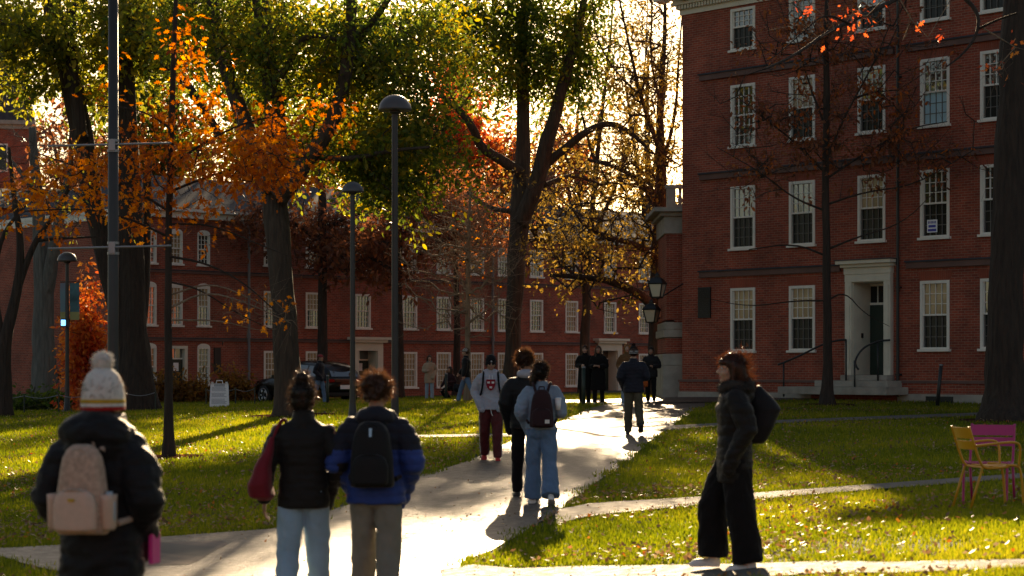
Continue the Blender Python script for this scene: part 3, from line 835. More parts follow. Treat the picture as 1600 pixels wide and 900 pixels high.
for px in (234, 275, 318):
    for ri in (0, 1, 2):
        if ri == 0 and px == 275: continue
        addw(px, .60, zl[ri], True, 3)
dops = []
for px, w in ((573, 1.05), (951, 1.05), (276, .75)):
    t = tC(px); zt = zC(548 if px != 276 else 545, px); dops.append((px, t, w, zt)); ops.append((t - w / 2, t + w / 2, ZG, zt))
ZE = zC(340, 420)
wall_with_openings(hallC, 'wall', tC(218), 26, ZG - .4, ZE, ops, M['brick_far'], 12)
for kk, (u, z, w, h, arch, cols) in enumerate(wl):
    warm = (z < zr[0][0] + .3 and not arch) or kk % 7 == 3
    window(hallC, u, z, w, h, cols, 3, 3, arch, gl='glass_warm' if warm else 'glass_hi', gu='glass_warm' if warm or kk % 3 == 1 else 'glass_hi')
for px, t, w, zt in dops:
    big = px != 276
    mb = MB()
    if big:
        for s in (-1, 1): mb.box(t + s * (w / 2 + .15) - .15, t + s * (w / 2 + .15) + .15, -.12, .02, ZG, zt)
        mb.box(t - w / 2 - .3, t + w / 2 + .3, -.12, .02, zt + .001, zt + .35); mb.box(t - w / 2 - .42, t + w / 2 + .42, -.3, .02, zt + .351, zt + .47); mb.box(t - w / 2 - .55, t + w / 2 + .55, -.4, .02, zt + .471, zt + .58)
    else:
        for s in (-1, 1): mb.box(t + s * (w / 2 + .06) - .06, t + s * (w / 2 + .06) + .06, -.05, .02, ZG, zt)
        mb.box(t - w / 2 - .12, t + w / 2 + .12, -.06, .02, zt + .001, zt + .12)
    for s in (-1, 1): mb.box(t + s * (w / 2 - .011) - .01, t + s * (w / 2 - .011) + .01, -.05, .6, ZG, zt)
    mb.build('door_case', M['cream'], hallC)
    dp = .5 if big else .1
    mb = MB(); mb.box(t - w / 2 + .03, t + w / 2 - .03, dp, dp + .05, ZG, zt - .42)
    for zz in (.15, .95): mb.box(t - w / 2 + .12, t - .05, dp - .015, dp, ZG + zz, ZG + zz + .6); mb.box(t + .05, t + w / 2 - .12, dp - .015, dp, ZG + zz, ZG + zz + .6)
    d = mb.build('door', M['dkgreen'], hallC)
    mb = MB(); mb.box(t - .10, t + .14, dp - .024, dp - .017, ZG + 1.15, ZG + 1.48); mb.build('notice', M['paper'], d)
    mb = MB(); mb.box(t - w / 2 + .03, t + w / 2 - .03, dp, dp + .06, zt - .42, zt - .36); mb.box(t - .02, t + .02, dp, dp + .06, zt - .36, zt); tr = mb.build('transom', M['white'], hallC)
    mb = MB(); mb.box(t - w / 2 + .03, t + w / 2 - .03, dp + .03, dp + .036, zt - .36, zt); mb.build('pane', M['glass_hi'], tr)
for zc_ in (zC(533, 640), zC(437, 640)):
    mb = MB(); mb.box(tC(220), 26, -.07, .02, zc_ - .11, zc_ - .012); mb.box(tC(220), 26, -.09, .02, zc_ - .01, zc_ + .03, 1); mb.build('string_course', [M['brownstone'], M['slate']], hallC)
mb = MB(); mb.box(tC(216), 26.2, -.18, 12.2, ZE - .25, ZE - .002); mb.box(tC(215), 26.3, -.38, 12.4, ZE, ZE + .14); mb.build('cornice', M['white'], hallC)
mb = MB(); a = tC(215); mb.loft([[(a, -.4, ZE + .142), (26.3, -.4, ZE + .142), (26.3, 12.4, ZE + .142), (a, 12.4, ZE + .142)], [(a + 3, 4.5, ZE + 1.9), (24, 4.5, ZE + 1.9), (24, 7.5, ZE + 1.9), (a + 3, 7.5, ZE + 1.9)]])
roof = mb.build('roof', M['slate'], hallC)
for t in (4.0, 15.0):
    mb = MB(); mb.box(t, t + 1.3, 4.8, 5.7, ZE + 1.0, ZE + 3.6); mb.box(t - .06, t + 1.36, 4.74, 5.76, ZE + 3.6, ZE + 3.8); mb.build('chimney', M['brick_far'], roof)
for px in (386, 767):
    mb = MB(); t = tC(px); mb.tube([(t, -.14, ZG), (t, -.14, ZE - .2)], .055, 8); mb.tube([(t, -.14, ZG + 2.5), (t, -.14, ZG + 2.7)], .085, 8); mb.build('downpipe', M['downpipe'], hallC)
mb = MB(); a, b = tC(334), tC(344); mb.box(a, b, -.06, .02, zC(582, 340), zC(543, 340)); mb.build('shutter', M['black'], hallC)

# ---- bright red hall at the far left, tower, distant tower
YE = 96.0
def ex(px): return (px - 800) / F * YE
def ez(py): return HC + (HOR - py) / F * YE
hallE = thing('left_red_hall', 'bright orange red brick hall with stone window trim at the far left', 'building', (ex(-140), YE, 0), R(4))
zb = float(G(-24, 96)) - .3
opE = []; WE = ex(190) - ex(-140)
for px in (-60, 38, 128):
    for a, b in ((598, 553), (505, 440), (392, 348)):
        u = ex(px) - ex(-140); opE.append((u - .55, u + .55, ez(a), ez(b)))
wall_with_openings(hallE, 'wall', 0, WE, zb, ez(325), opE, M['brick_red'], 14)
for (a, b, c, d) in opE:
    window(hallE, a, c, 1.1, d - c, 3, 1, 1, gl='glass_hi')
    mb = MB(); mb.box(a - .25, b + .25, -.05, .02, d + .003, d + .28); mb.box(a - .2, b + .2, -.11, .02, c - .32, c - .075); mb.build('window_trim', M['stone'], hallE)
for zz in (ez(414), ez(520)):
    mb = MB(); mb.box(0, WE, -.06, .02, zz - .12, zz); mb.build('string_course', M['brownstone'], hallE)
mb = MB(); mb.loft([[(-.4, -.5, ez(325)), (WE + .4, -.5, ez(325)), (WE + .4, 14.4, ez(325)), (-.4, 14.4, ez(325))], [(2, 6.5, ez(275)), (WE - 2, 6.5, ez(275)), (WE - 2, 7.5, ez(275)), (2, 7.5, ez(275))]]); mb.build('roof', M['slate'], hallE)

def tower(name, label, px0, px1, pytop, Y, mt, rz=.3, cap='slate'):
    a, b = P(px0, pytop, Y), P(px1, pytop, Y); w = b.x - a.x; c = (a + b) / 2
    o = thing(name, label, 'tower', (c.x, c.y + w / 2, 0), rz)
    w = w / (math.cos(rz) + math.sin(abs(rz))) / 2
    mb = MB(); mb.box(-w, w, -w, w, 0, c.z); o1 = mb.build('shaft', mt, o)
    mb = MB(); mb.box(-w - .15, w + .15, -w - .15, w + .15, c.z, c.z + .25); mb.box(-w - .35, w + .35, -w - .35, w + .35, c.z + .252, c.z + .5); mb.build('cap', M['stone'], o)
    for k in range(4):
        mb = MB(); z = c.z - 2.6 - k * 3.2
        mb.box(-.4, .4, -w - .03, -w + .02, z, z + 1.7); f = mb.build('window', M['white'], o)
        mb = MB(); mb.box(-.3, .3, -w - .045, -w - .032, z + .1, z + 1.6); mb.build('pane', M['glass_lo'], f)
    return o
tower('brick_tower', 'slender distant brick tower rising behind the orange tree', 688, 736, 104, 130, M['brick_red'])
tw = tower('slate_tower', 'dark brick tower with tall slate roof at the upper left edge', -60, 42, 200, 120, M['brick_far'], .2)
mb = MB(); ztop = P(0, 200, 120).z + .5; mb.loft([[(-2.0, -2.0, ztop), (2.0, -2.0, ztop), (2.0, 2.0, ztop), (-2.0, 2.0, ztop)], [(-.6, -.6, ztop + 7), (.6, -.6, ztop + 7), (.6, .6, ztop + 7), (-.6, .6, ztop + 7)]]); mb.build('roof', M['slate'], tw)
# unseen hall added behind the viewer for window reflections and bounce light
near = thing('unseen_added_hall', 'broad unseen brick hall added behind the viewer for window reflections', 'building', (45, -60, 0), math.pi)
opsN = [(u - .5, u + .5, z, z + 1.9) for u in np.arange(3, 88, 3.2) for z in (1.5, 4.7, 7.9)]
wall_with_openings(near, 'wall', 0, 90, -.5, 11, opsN, M['brick_far'], 12)
for (a, b, c, d) in opsN[:0]: window(near, a, c, 1.0, 1.9)
mb = MB(); mb.loft([[(-.5, -.5, 11), (90.5, -.5, 11), (90.5, 12.5, 11), (-.5, 12.5, 11)], [(3, 5, 14), (87, 5, 14), (87, 7, 14), (3, 7, 14)]]); mb.build('roof', M['slate'], near)
# ------------------------------------------------------------------ the trees
# big forked tree left of centre
Y = 52
tree('elm_tree', 'big forked green tree with flared trunk left of the black car', GT,
     [trunk(453, Y, 46, [(448, 560, 41), (441, 450, 41), (431, 330, 42), (424, 280, 44), (432, 200, 36), (424, 110, 32), (405, 0, 30), (392, -90, 22)], 1.0),
      limb([(428, 300, 34), (400, 230, 28), (365, 150, 26), (340, 60, 23), (325, -40, 20)], Y, 2.5),
      limb([(432, 310, 36), (480, 250, 28), (520, 190, 25), (540, 120, 23), (548, 50, 20), (550, -60, 16)], Y, -1.5),
      limb([(545, 75, 15), (575, 45, 13), (610, -5, 10)], Y, -1.5),
      limb([(438, 120, 13), (456, 92, 12), (470, 62, 11), (495, 54, 9), (525, 62, 7)], Y, -1.5),
      limb([(490, 245, 13), (545, 250, 10), (610, 235, 7), (670, 230, 5)], Y, -2)],
     [cr(640, 225, Y + 1, 80, 2, 90, 46), cr(600, 120, Y + 1, 95, 3, 80, 42), cr(470, 70, Y + 1, 120, 3, 80, 46), cr(690, 60, Y + 3, 60, 2, 60, 20), cr(345, 60, Y + 3, 110, 3, 85, 42), cr(500, 225, Y + 3, 60, 2, 60, 20), cr(610, 285, Y + 1, 60, 2, 36, 14)],
     leafmat='leaf_green', leaf=.085, per=84, spread=.45, tint=(.62, .28), seed=3, flare=1.5)
# dark leaning tree behind the tall pole, two stems
Y = 62
tree('leaning_tree', 'dark broad tree with a second stem leaning left behind the tall steel pole', GT,
     [trunk(214, Y, 62, [(210, 560, 50), (206, 450, 44), (204, 300, 40), (198, 180, 36), (192, 60, 30), (180, -60, 22)], 1.0),
      limb([(208, 600, 40), (190, 500, 36), (168, 425, 34), (152, 350, 34), (136, 260, 36), (118, 160, 38), (92, 60, 36), (70, -40, 28)], Y, 1),
      limb([(128, 215, 22), (114, 120, 20), (108, 40, 18), (118, -40, 14)], Y, 0),
      limb([(198, 20, 22), (240, 80, 18), (300, 140, 16), (345, 215, 13)], Y - 1, -1),
      limb([(206, 580, 24), (224, 480, 24), (226, 380, 20), (232, 250, 14)], Y, 2),
      limb([(100, 90, 14), (50, 45, 11), (0, 40, 8)], Y, -1)],
     [cr(60, 50, Y, 90, 3, 60, 60), cr(190, 40, Y, 90, 3, 60, 60), cr(270, 70, Y + 2, 90, 3, 70, 50), cr(150, 130, Y + 3, 60, 2, 50, 22), cr(30, 110, Y, 50, 2, 50, 18), cr(320, -20, Y, 120, 3, 50, 40)],
     bark='bark_dark', leafmat='leaf_lime', leaf=.11, per=40, spread=.42, tint=(.5, .25), seed=5)
# twin-stemmed green tree in the centre
Y = 72
tree('twin_tree', 'tall twin stemmed tree with green crown in the centre of the yard', GT,
     [trunk(799, Y, 32, [(801, 540, 25), (804, 450, 29), (810, 380, 33), (812, 330, 35), (815, 260, 26), (818, 170, 22), (816, 80, 20), (820, -10, 14)], .6),
      limb([(812, 350, 30), (834, 300, 28), (850, 240, 26), (866, 180, 22), (886, 110, 19), (905, 40, 14), (915, -10, 10)], Y, -1),
      limb([(812, 270, 20), (782, 250, 17), (748, 226, 15), (742, 205, 14), (722, 175, 12), (688, 148, 8)], Y, -2),
      limb([(846, 262, 18), (880, 235, 14), (915, 205, 12), (955, 190, 10), (990, 210, 8), (1020, 240, 5)], Y, -2),
      limb([(822, 330, 10), (770, 330, 8), (730, 300, 6)], Y, 1), limb([(850, 290, 10), (900, 270, 8), (940, 290, 5)], Y, 2)],
     [cr(800, 110, Y, 90, 1.6, 50, 42), cr(875, 90, Y, 62, 1.4, 60, 34), cr(740, 40, Y, 80, 1.4, 60, 30), cr(840, 10, Y, 120, 1.6, 45, 40), cr(920, 60, Y, 35, 1, 60, 12), cr(690, 30, Y, 50, 1, 40, 10)],
     leafmat='leaf_green', leaf=.095, per=66, spread=.46, tint=(.55, .25), seed=8)
# red oak sapling with orange leaves
Y = 34.7
tree('red_oak_sapling', 'thin young oak with orange leaves on the left lawn', GT,
     [trunk(263, Y, 17, [(263, 560, 14), (262, 400, 12), (266, 250, 12), (270, 120, 10), (275, 0, 8), (276, -60, 5)]),
      limb([(265, 260, 5), (330, 215, 4), (400, 185, 3), (470, 180, 2)], Y, -.6), limb([(264, 300, 5), (340, 270, 4), (430, 250, 3), (480, 245, 2)], Y, .5),
      limb([(264, 330, 5), (200, 290, 4), (120, 260, 3), (60, 240, 2)], Y, .4), limb([(263, 370, 5), (200, 340, 4), (130, 325, 3), (40, 330, 2)], Y, -.6),
      limb([(262, 400, 5), (320, 410, 4), (380, 440, 3), (440, 495, 2)], Y, -.4), limb([(262, 440, 4), (310, 450, 3), (370, 490, 2), (425, 515, 1.5)], Y, .3),
      limb([(266, 200, 4), (220, 170, 3), (150, 165, 2)], Y, .5), limb([(263, 350, 4), (330, 350, 3), (400, 380, 2), (450, 400, 1.5)], Y, .6)],
     [cr(400, 235, Y, 105, 1.2, 50, 40), cr(340, 275, Y, 90, 1.2, 36, 26), cr(420, 268, Y - .6, 55, .7, 26, 20), cr(300, 180, Y, 90, 1, 50, 22), cr(170, 275, Y, 110, 1.2, 40, 30), cr(90, 300, Y, 80, 1, 30, 14),
      cr(270, 70, Y, 60, .8, 60, 8), cr(230, 225, Y, 90, 1, 40, 18), cr(60, 330, Y, 70, 1, 50, 8), cr(230, 340, Y, 110, 1, 40, 12), cr(520, 185, Y, 50, .5, 20, 6)],
     bark='bark_dark', leafmat='leaf_orange', leaf=.062, per=15, spread=.24, shape='oak', tint=(.45, .22), twig=.0035, seed=12, flare=1.7, upbias=.05, extra=260)
Y = 34.7
tree('bare_low_boughs', 'low bare boughs with twigs painted sunlit and few gold leaves beside the forked trunk', GT,
     [limb([(264, 500, 8), (264, 480, 7), (266, 440, 5)], Y),
      limb([(268, 480, 4.5), (320, 455, 3.5), (380, 470, 2.5), (455, 505, 1.5)], Y), limb([(268, 460, 4), (330, 440, 3), (400, 470, 2), (430, 490, 1.5)], Y + .3),
      limb([(268, 500, 3.5), (340, 500, 2.5), (400, 515, 1.5)], Y - .2)],
     [cr(390, 480, Y, 55, .5, 34, 34), cr(445, 500, Y - .3, 24, .3, 36, 9)], bark='bark_lit', leafmat='leaf_orange', leaf=.06, per=4, spread=.07, shape='oak', tint=(.85, .1), twig=.003, seed=14, extra=60, barefrac=.62, upbias=0)
# those boughs belong to the sapling: make them its own parts
_b, _s = bpy.data.objects['bare_low_boughs'], bpy.data.objects['red_oak_sapling']
for ch in list(_b.children):
    ch.parent = _s; ch.location = _b.location - _s.location
    if ch.name.startswith('trunk'): ch.name = 'bough'
bpy.data.objects.remove(_b)
# brown-leaved oak in front of the right-hand hall
Y = 54.5
tree('brown_oak', 'slim oak with dry russet leaves before the right hand hall', GT,
     [trunk(1293, Y, 18, [(1293, 560, 15), (1292, 450, 14), (1290, 330, 13), (1290, 240, 11), (1292, 160, 12), (1290, 70, 9), (1292, -20, 6)]),
      limb([(1291, 250, 5.0), (1320, 180, 3.7), (1360, 110, 3.1), (1390, 40, 1.9)], Y, -.8), limb([(1290, 280, 5.0), (1350, 240, 3.7), (1420, 200, 2.5), (1480, 190, 1.6)], Y, .6),
      limb([(1290, 270, 5.0), (1240, 220, 3.7), (1200, 190, 2.5), (1150, 150, 1.6)], Y, -.6), limb([(1291, 330, 4.3), (1240, 310, 3.1), (1190, 270, 2.2), (1120, 230, 1.2)], Y, -.6),
      limb([(1291, 320, 4.3), (1350, 300, 3.1), (1430, 290, 2.5), (1520, 235, 1.6)], Y, -.5), limb([(1292, 400, 4.3), (1240, 380, 3.1), (1170, 390, 1.9)], Y, .3),
      limb([(1292, 390, 4.3), (1340, 370, 3.1), (1410, 350, 1.9), (1460, 300, 1.2)], Y, -.8), limb([(1292, 470, 3.7), (1240, 470, 2.5), (1170, 480, 1.6), (1100, 465, 0.9)], Y, -.5),
      limb([(1292, 470, 3.7), (1320, 455, 2.5), (1350, 490, 1.9), (1390, 510, 0.9)], Y, -.5), limb([(1290, 200, 4.3), (1260, 120, 3.1), (1240, 40, 1.9)], Y, .6)],
     [cr(1290, 60, Y, 130, 1.5, 80, 120), cr(1380, 150, Y, 110, 1.4, 70, 75), cr(1210, 180, Y, 80, 1.3, 60, 60), cr(1300, 240, Y, 130, 1.4, 55, 75), cr(1430, 250, Y, 90, 1.2, 40, 40), cr(1180, 270, Y, 70, 1.2, 40, 26), cr(1260, 20, Y - 1, 90, 1, 40, 25)],
     bark='bark_dark', leafmat='leaf_brown', leaf=.090, per=10, spread=.22, barefrac=.3, tint=(.66, .25), twig=.006, seed=21, flare=1.8, upbias=.3, extra=1800, droop=.6)
# big dark trunk at the right edge with bare boughs coloured as if sunlit overhead
Y = 44
tree('edge_tree', 'massive dark trunk at the right edge with bare boughs painted a sunlit tan overhead', GT,
     [trunk(1572, Y, 70, [(1571, 600, 60), (1571, 480, 59), (1575, 350, 56), (1580, 200, 52), (1588, 50, 48), (1594, -60, 44), (1596, -160, 34)], .3),
      limb([(1590, -70, 16), (1500, -60, 11), (1440, -25, 9), (1380, 10, 8), (1300, 45, 6), (1245, 85, 4.5), (1195, 108, 3)], Y - 1, -8),
      limb([(1470, -40, 9), (1500, -10, 8), (1530, 20, 7), (1527, 55, 6), (1505, 85, 4), (1478, 105, 2.5)], Y - 5, -1),
      limb([(1528, 45, 5), (1560, 30, 4), (1590, 20, 3)], Y - 5.5, -1),
      limb([(1330, 38, 5), (1290, 20, 3.5), (1260, 45, 2.5), (1215, 85, 2), (1195, 98, 1.5)], Y - 7.5, -1)],
     [cr(1330, 30, Y - 7.5, 130, .8, 40, 22), cr(1570, 100, Y - 5, 40, .6, 40, 8)], bark='bark_dark', leafmat='leaf_red', leaf=.07, per=5, spread=.14, shape='oak', tint=(.4, .2), twig=.004, seed=25, flare=1.5, extra=70, barefrac=.4, upbias=0)
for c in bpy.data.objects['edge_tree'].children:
    if c.name.startswith('branches'): c.data.materials[0] = M['bark_lit']  # branches get the bark with sunlight painted in
# near spray of red leaves at the top right
# dark oak at the corner of the hall
Y = 69
tree('corner_oak', 'dark oak with long bough and bronze leaves beside the hall corner', GT,
     [trunk(1026, Y, 36, [(1026, 560, 29), (1026, 450, 28), (1030, 380, 28), (1034, 300, 20), (1030, 200, 14), (1036, 100, 9), (1040, 20, 6), (1038, -70, 3)], 1),
      limb([(1022, 480, 18), (1000, 458, 15), (950, 438, 12), (900, 432, 9), (860, 430, 6)], Y, -3), limb([(1026, 400, 14), (990, 380, 11), (950, 372, 8), (910, 350, 5)], Y, -2),
      limb([(1030, 330, 14), (1000, 280, 10), (960, 260, 7), (920, 250, 5)], Y, 1), limb([(1032, 240, 9), (1000, 150, 7), (985, 80, 5), (970, 10, 3.5), (955, -60, 2)], Y, 0), limb([(1034, 260, 8), (1056, 180, 6), (1060, 90, 4), (1070, -20, 2)], Y, 1), limb([(1000, 150, 5), (960, 110, 3.5), (930, 60, 2.5), (925, 0, 1.5)], Y, 1), limb([(1033, 170, 6), (1015, 90, 4), (1020, 10, 3), (1010, -60, 2)], Y, -1)],
     [cr(960, 330, Y, 110, 3, 60, 110), cr(900, 400, Y - 2, 70, 2, 45, 55), cr(1000, 410, Y, 60, 2, 50, 40), cr(1000, 250, Y, 75, 2.4, 60, 100), cr(1010, 110, Y, 65, 2.4, 110, 170), cr(960, 470, Y - 2, 50, 1.5, 20, 10)],
     bark='bark_dark', leafmat='leaf_gold', leaf=.075, per=15, spread=.36, tint=(.3, .24), seed=31, extra=2200, twig=.011, barefrac=.35, upbias=.4)
# bare fine-twigged tree
Y = 66
tree('bare_sapling', 'small bare tree of fine twigs painted sunlit pale behind the boy in the grey hoodie', GT,
     [trunk(731, Y - 3, 13, [(731, 540, 9.5), (731, 450, 8), (732, 380, 8), (734, 320, 5), (735, 285, 3)])],
     [cr(725, 400, Y - 3, 85, 1.6, 55, 130), cr(728, 480, Y - 3, 75, 1.5, 40, 70), cr(732, 340, Y - 3, 50, 1.1, 50, 70)],
     bark='bark_lit', twig=.009, seed=35, upbias=.45, extra=1500, leafmat='leaf_orange', leaf=.07, per=2, spread=.1, barefrac=.9)
# lesser trunks and the rest of the grove
Y = 80
tree('slim_tree', 'slim dark trunk with russet crown directly behind the parked car', GT,
     [trunk(504, Y, 19, [(504, 500, 16), (503, 380, 15), (504, 300, 14), (500, 220, 9)]), limb([(503, 380, 8), (450, 340, 6), (400, 330, 4)], Y), limb([(504, 360, 8), (560, 330, 6), (600, 335, 4)], Y)],
     [cr(540, 380, Y, 95, 2.5, 60, 80), cr(430, 350, Y, 70, 2, 45, 36)], bark='bark_dark', leafmat='leaf_brown', leaf=.11, per=24, spread=.45, tint=(.4, .2), seed=41, extra=250)
Y = 78
tree('post_side_tree', 'dark trunk with russet crown directly behind the tallest dome lamp', GT,
     [trunk(624, Y, 17, [(624, 520, 13), (623, 420, 12), (625, 330, 9), (630, 260, 5)]), limb([(622, 430, 8), (580, 400, 6), (550, 410, 4)], Y), limb([(622, 420, 8), (680, 380, 6), (720, 360, 4)], Y)],
     [cr(610, 385, Y, 95, 2.5, 65, 85), cr(690, 340, Y, 60, 2, 60, 40)], bark='bark_dark', leafmat='leaf_brown', leaf=.11, per=22, spread=.45, tint=(.4, .2), seed=43, extra=250)
Y = 81
tree('thin_trunk_tree', 'thin trunk with rusty orange crown just left of the fine twigged bare tree', GT,
     [trunk(714, Y, 15, [(714, 560, 12), (714, 480, 10), (712, 400, 8), (710, 330, 5)])], [cr(712, 320, Y, 62, 1.6, 85, 50), cr(770, 340, Y, 50, 1.6, 70, 36), cr(670, 300, Y, 40, 1.4, 60, 18)], bark='bark_dark', leafmat='leaf_brown', leaf=.085, per=20, spread=.4, tint=(.7, .25), twig=.008, seed=45, extra=500)
Y = 82
tree('bronze_tree', 'slender tree with bronze crown behind the couple in long coats', GT,
     [trunk(913, Y, 20, [(914, 540, 17), (916, 470, 15), (920, 380, 12), (930, 280, 9), (940, 180, 6), (955, 60, 4), (960, -60, 2)]), limb([(916, 450, 8), (870, 400, 6), (850, 350, 4)], Y), limb([(920, 380, 8), (960, 300, 6), (1000, 180, 4), (1010, 80, 3), (1012, -20, 1.5)], Y), limb([(932, 260, 6), (905, 170, 4), (900, 80, 3), (915, 0, 2)], Y)],
     [cr(900, 380, Y, 80, 2.5, 60, 60), cr(800, 330, Y, 75, 2, 75, 60), cr(870, 290, Y, 70, 2, 70, 60), cr(960, 330, Y, 70, 2, 60, 40), cr(940, 220, Y, 85, 2.5, 90, 110), cr(970, 80, Y, 80, 2, 90, 110)], leafmat='leaf_gold', leaf=.085, per=14, spread=.38, tint=(.35, .25), seed=47, extra=2200, twig=.011, barefrac=.4, upbias=.4)
Y = 74
tree('grey_forked_tree', 'pale grey forked trunk before the bright red hall', GT,
     [trunk(70, Y, 44, [(68, 540, 38), (68, 450, 34), (62, 370, 26), (58, 300, 20), (50, 200, 12)]), limb([(70, 470, 26), (84, 400, 22), (92, 340, 17), (110, 260, 10)], Y, -1), limb([(58, 310, 9), (20, 250, 6), (-20, 220, 4)], Y), limb([(95, 340, 7), (130, 300, 5), (150, 250, 3)], Y)],
     [cr(60, 220, Y, 80, 2.4, 60, 40)], bark='bark_grey', seed=51, extra=350, twig=.006)
Y = 58
tree('left_edge_tree', 'dark bare tree with upswept limbs at the left edge', GT,
     [trunk(4, Y, 30, [(6, 560, 24), (12, 510, 20), (30, 440, 16), (34, 380, 13), (22, 310, 9), (14, 230, 5)]), limb([(28, 450, 13), (50, 385, 11), (82, 340, 9), (112, 290, 6), (122, 220, 3)], Y), limb([(6, 540, 12), (-10, 450, 10), (0, 370, 8), (40, 320, 5)], Y), limb([(60, 375, 7), (100, 372, 5), (150, 370, 3)], Y)],
     [cr(60, 280, Y, 80, 2, 60, 50), cr(120, 330, Y, 60, 1.6, 40, 20)], bark='bark_dark', seed=55, extra=420, twig=.005, leafmat='leaf_lime', leaf=.09, per=4, spread=.25, barefrac=.6, tint=(.8, .1))
# beyond the halls
Y = 118
def backtree(name, label, px, Y, top, rx, mtl, n, tint, seed, per=34, leaf=.17, bark='bark'):
    mid = (top + 330) / 2
    tree(name, label, GB, [trunk(px, Y, 22, [(px, 450, 17), (px + 4, 330, 13), (px, mid, 9), (px + 3, top + 40, 4)]), limb([(px, 350, 9), (px - rx * .4, mid, 6), (px - rx * .6, top + 60, 3)], Y), limb([(px, 340, 9), (px + rx * .4, mid, 6), (px + rx * .55, top + 50, 3)], Y)],
         [cr(px, mid - 10, Y, rx, 3.5, (330 - top) / 2, n), cr(px, mid + 60, Y, rx * .9, 3, 60, n // 3)], bark=bark, leafmat=mtl, leaf=leaf, per=per, spread=.6, tint=tint, seed=seed, extra=700, twig=.010)
backtree('maple_tree', 'red and orange maple in front of the slender brick tower', 715, 112, 120, 52, 'leaf_red', 75, (.5, .25), 61, per=38)
backtree('maple_tree', 'low orange gold tree beyond the far hall left of the twin stems', 770, 116, 215, 50, 'leaf_gold', 40, (.6, .25), 62)
backtree('broadleaf_tree', 'thin bronze tree beyond the far hall right of the twin stems', 900, 118, 130, 70, 'leaf_gold', 40, (.4, .25), 63, per=14)
backtree('broadleaf_tree', 'airy gold tree showing sky just left of the hall cornice', 1010, 112, 40, 62, 'leaf_gold', 45, (.35, .2), 64, per=12)
backtree('broadleaf_tree', 'yellow green tree high behind the forked trunk', 560, 108, -20, 90, 'leaf_lime', 85, (.6, .2), 65)
backtree('broadleaf_tree', 'yellow green tree behind the orange oak leaves', 400, 110, 0, 95, 'leaf_lime', 85, (.55, .25), 66)
backtree('broadleaf_tree', 'dark green tree behind the tall steel pole', 240, 104, 10, 95, 'leaf_green', 90, (.4, .2), 67)
backtree('maple_tree', 'rust coloured tree behind the leaning stem at left', 110, 110, 130, 60, 'leaf_brown', 40, (.5, .2), 68, per=20)
backtree('broadleaf_tree', 'olive tree at the upper left corner beyond the bright red hall', 0, 125, -10, 70, 'leaf_lime', 40, (.4, .2), 69)
backtree('broadleaf_tree', 'rust brown tree low over the roof left of the middle lamp', 470, 108, 195, 95, 'leaf_brown', 60, (.75, .2), 91, leaf=.15)
backtree('broadleaf_tree', 'bronze tree low over the roof right of the tallest lamp', 645, 109, 215, 75, 'leaf_gold', 50, (.55, .25), 92, leaf=.15)
backtree('broadleaf_tree', 'rusty gold tree low over the roof between twin stems and dark oak', 850, 114, 205, 85, 'leaf_brown', 55, (.8, .2), 93, leaf=.15)
backtree('broadleaf_tree', 'rust brown tree low over the roof behind the sapling', 180, 104, 225, 95, 'leaf_brown', 50, (.6, .2), 94, leaf=.15)
# orange bush glowing beside the banner lamp; shrubs under the far hall
def bush(name, label, px, Y, py, rx, rz, mtl, n, tint, seed, group=None, leaf=.09, per=40):
    b = gp(px, Y)
    o = tree(name, label, group, [[(b.x, b.y, b.z, .03), (b.x, b.y, b.z + .4, .025), (b.x + .1, b.y, b.z + .8, .02)]], [cr(px, py, Y, rx, rx / F * Y, rz, n)], leafmat=mtl, leaf=leaf, per=per, spread=.2, tint=tint, seed=seed, twig=.006, crownname='foliage', flare=1)
    o['category'] = 'shrub'
    return o
bush('maple_shrub', 'glowing orange red maple shrub beside the lamp post with banners', 134, 63.6, 550, 27, 88, 'leaf_red', 100, (.75, .25), 71, per=46)
for k, (px, py, rx, rz, lab) in enumerate([(255, 615, 26, 24, 'dull orange shrub left of the white sandwich board'), (300, 618, 24, 20, 'low orange shrub just behind the white sandwich board'), (366, 612, 26, 24, 'dull orange shrub between the sandwich board and the black car'), (215, 622, 22, 20, 'dark orange shrub at the foot of the leaning tree')]):
    bush('shrub', lab, px, 76, py, rx, rz, 'leaf_hedge', 42, (.45, .25), 75 + k, 'orange shrubs along the far hall', per=34)
bush('ground_shrub', 'low dark green shrub bed inside the rope fence at left', 50, 66, 636, 70, 9, 'leaf_green', 60, (.2, .15), 81, per=40)
bush('ground_shrub', 'low dark green shrub bed right of the rope fence lamp', 180, 67, 638, 60, 8, 'leaf_green', 40, (.2, .15), 82, per=40)
# ------------------------------------------------------------------ lamps, poles, signs, seats, car
def dome_lamp(label, px, pytop, Y, dw, group='dome topped lamp posts'):
    b = gp(px, Y); zt = HC + (HOR - pytop) / F * Y - b.z; r = dw / 2 / F * Y
    o = thing('street_lamp', label, 'street lamp', b, group=group)
    mb = MB(); mb.lathe([(.16, -.1), (.16, .06), (.11, .10), (.075, .5), (.062, 1.2), (.055, zt - r * 1.1), (.05, zt - r * .95)], n=16); mb.build('pole', M['pole'], o, True)
    pr = [(r * .97, zt - r), (r, zt - r * .97)] + [(r * math.cos(a), zt - r + r * .96 * math.sin(a)) for a in np.linspace(.12, 1.5, 12)]
    mb = MB(); mb.lathe(pr, n=28); mb.build('lamp_dome', M['dome'], o, True)
    mb = MB(); mb.lathe([(.055, zt - r * 1.22), (.10, zt - r * 1.12), (.10, zt - r * 1.001)], n=16); mb.build('collar', M['pole'], o)
    return o
dome_lamp('tallest dome topped lamp post, standing left of the centre path', 617, 147, 36, 52)
dome_lamp('middle sized dome topped lamp post beside the black car', 551, 283, 47, 35)
L3 = dome_lamp('dome topped lamp post carrying banners at the far left', 105, 393, 62, 31)
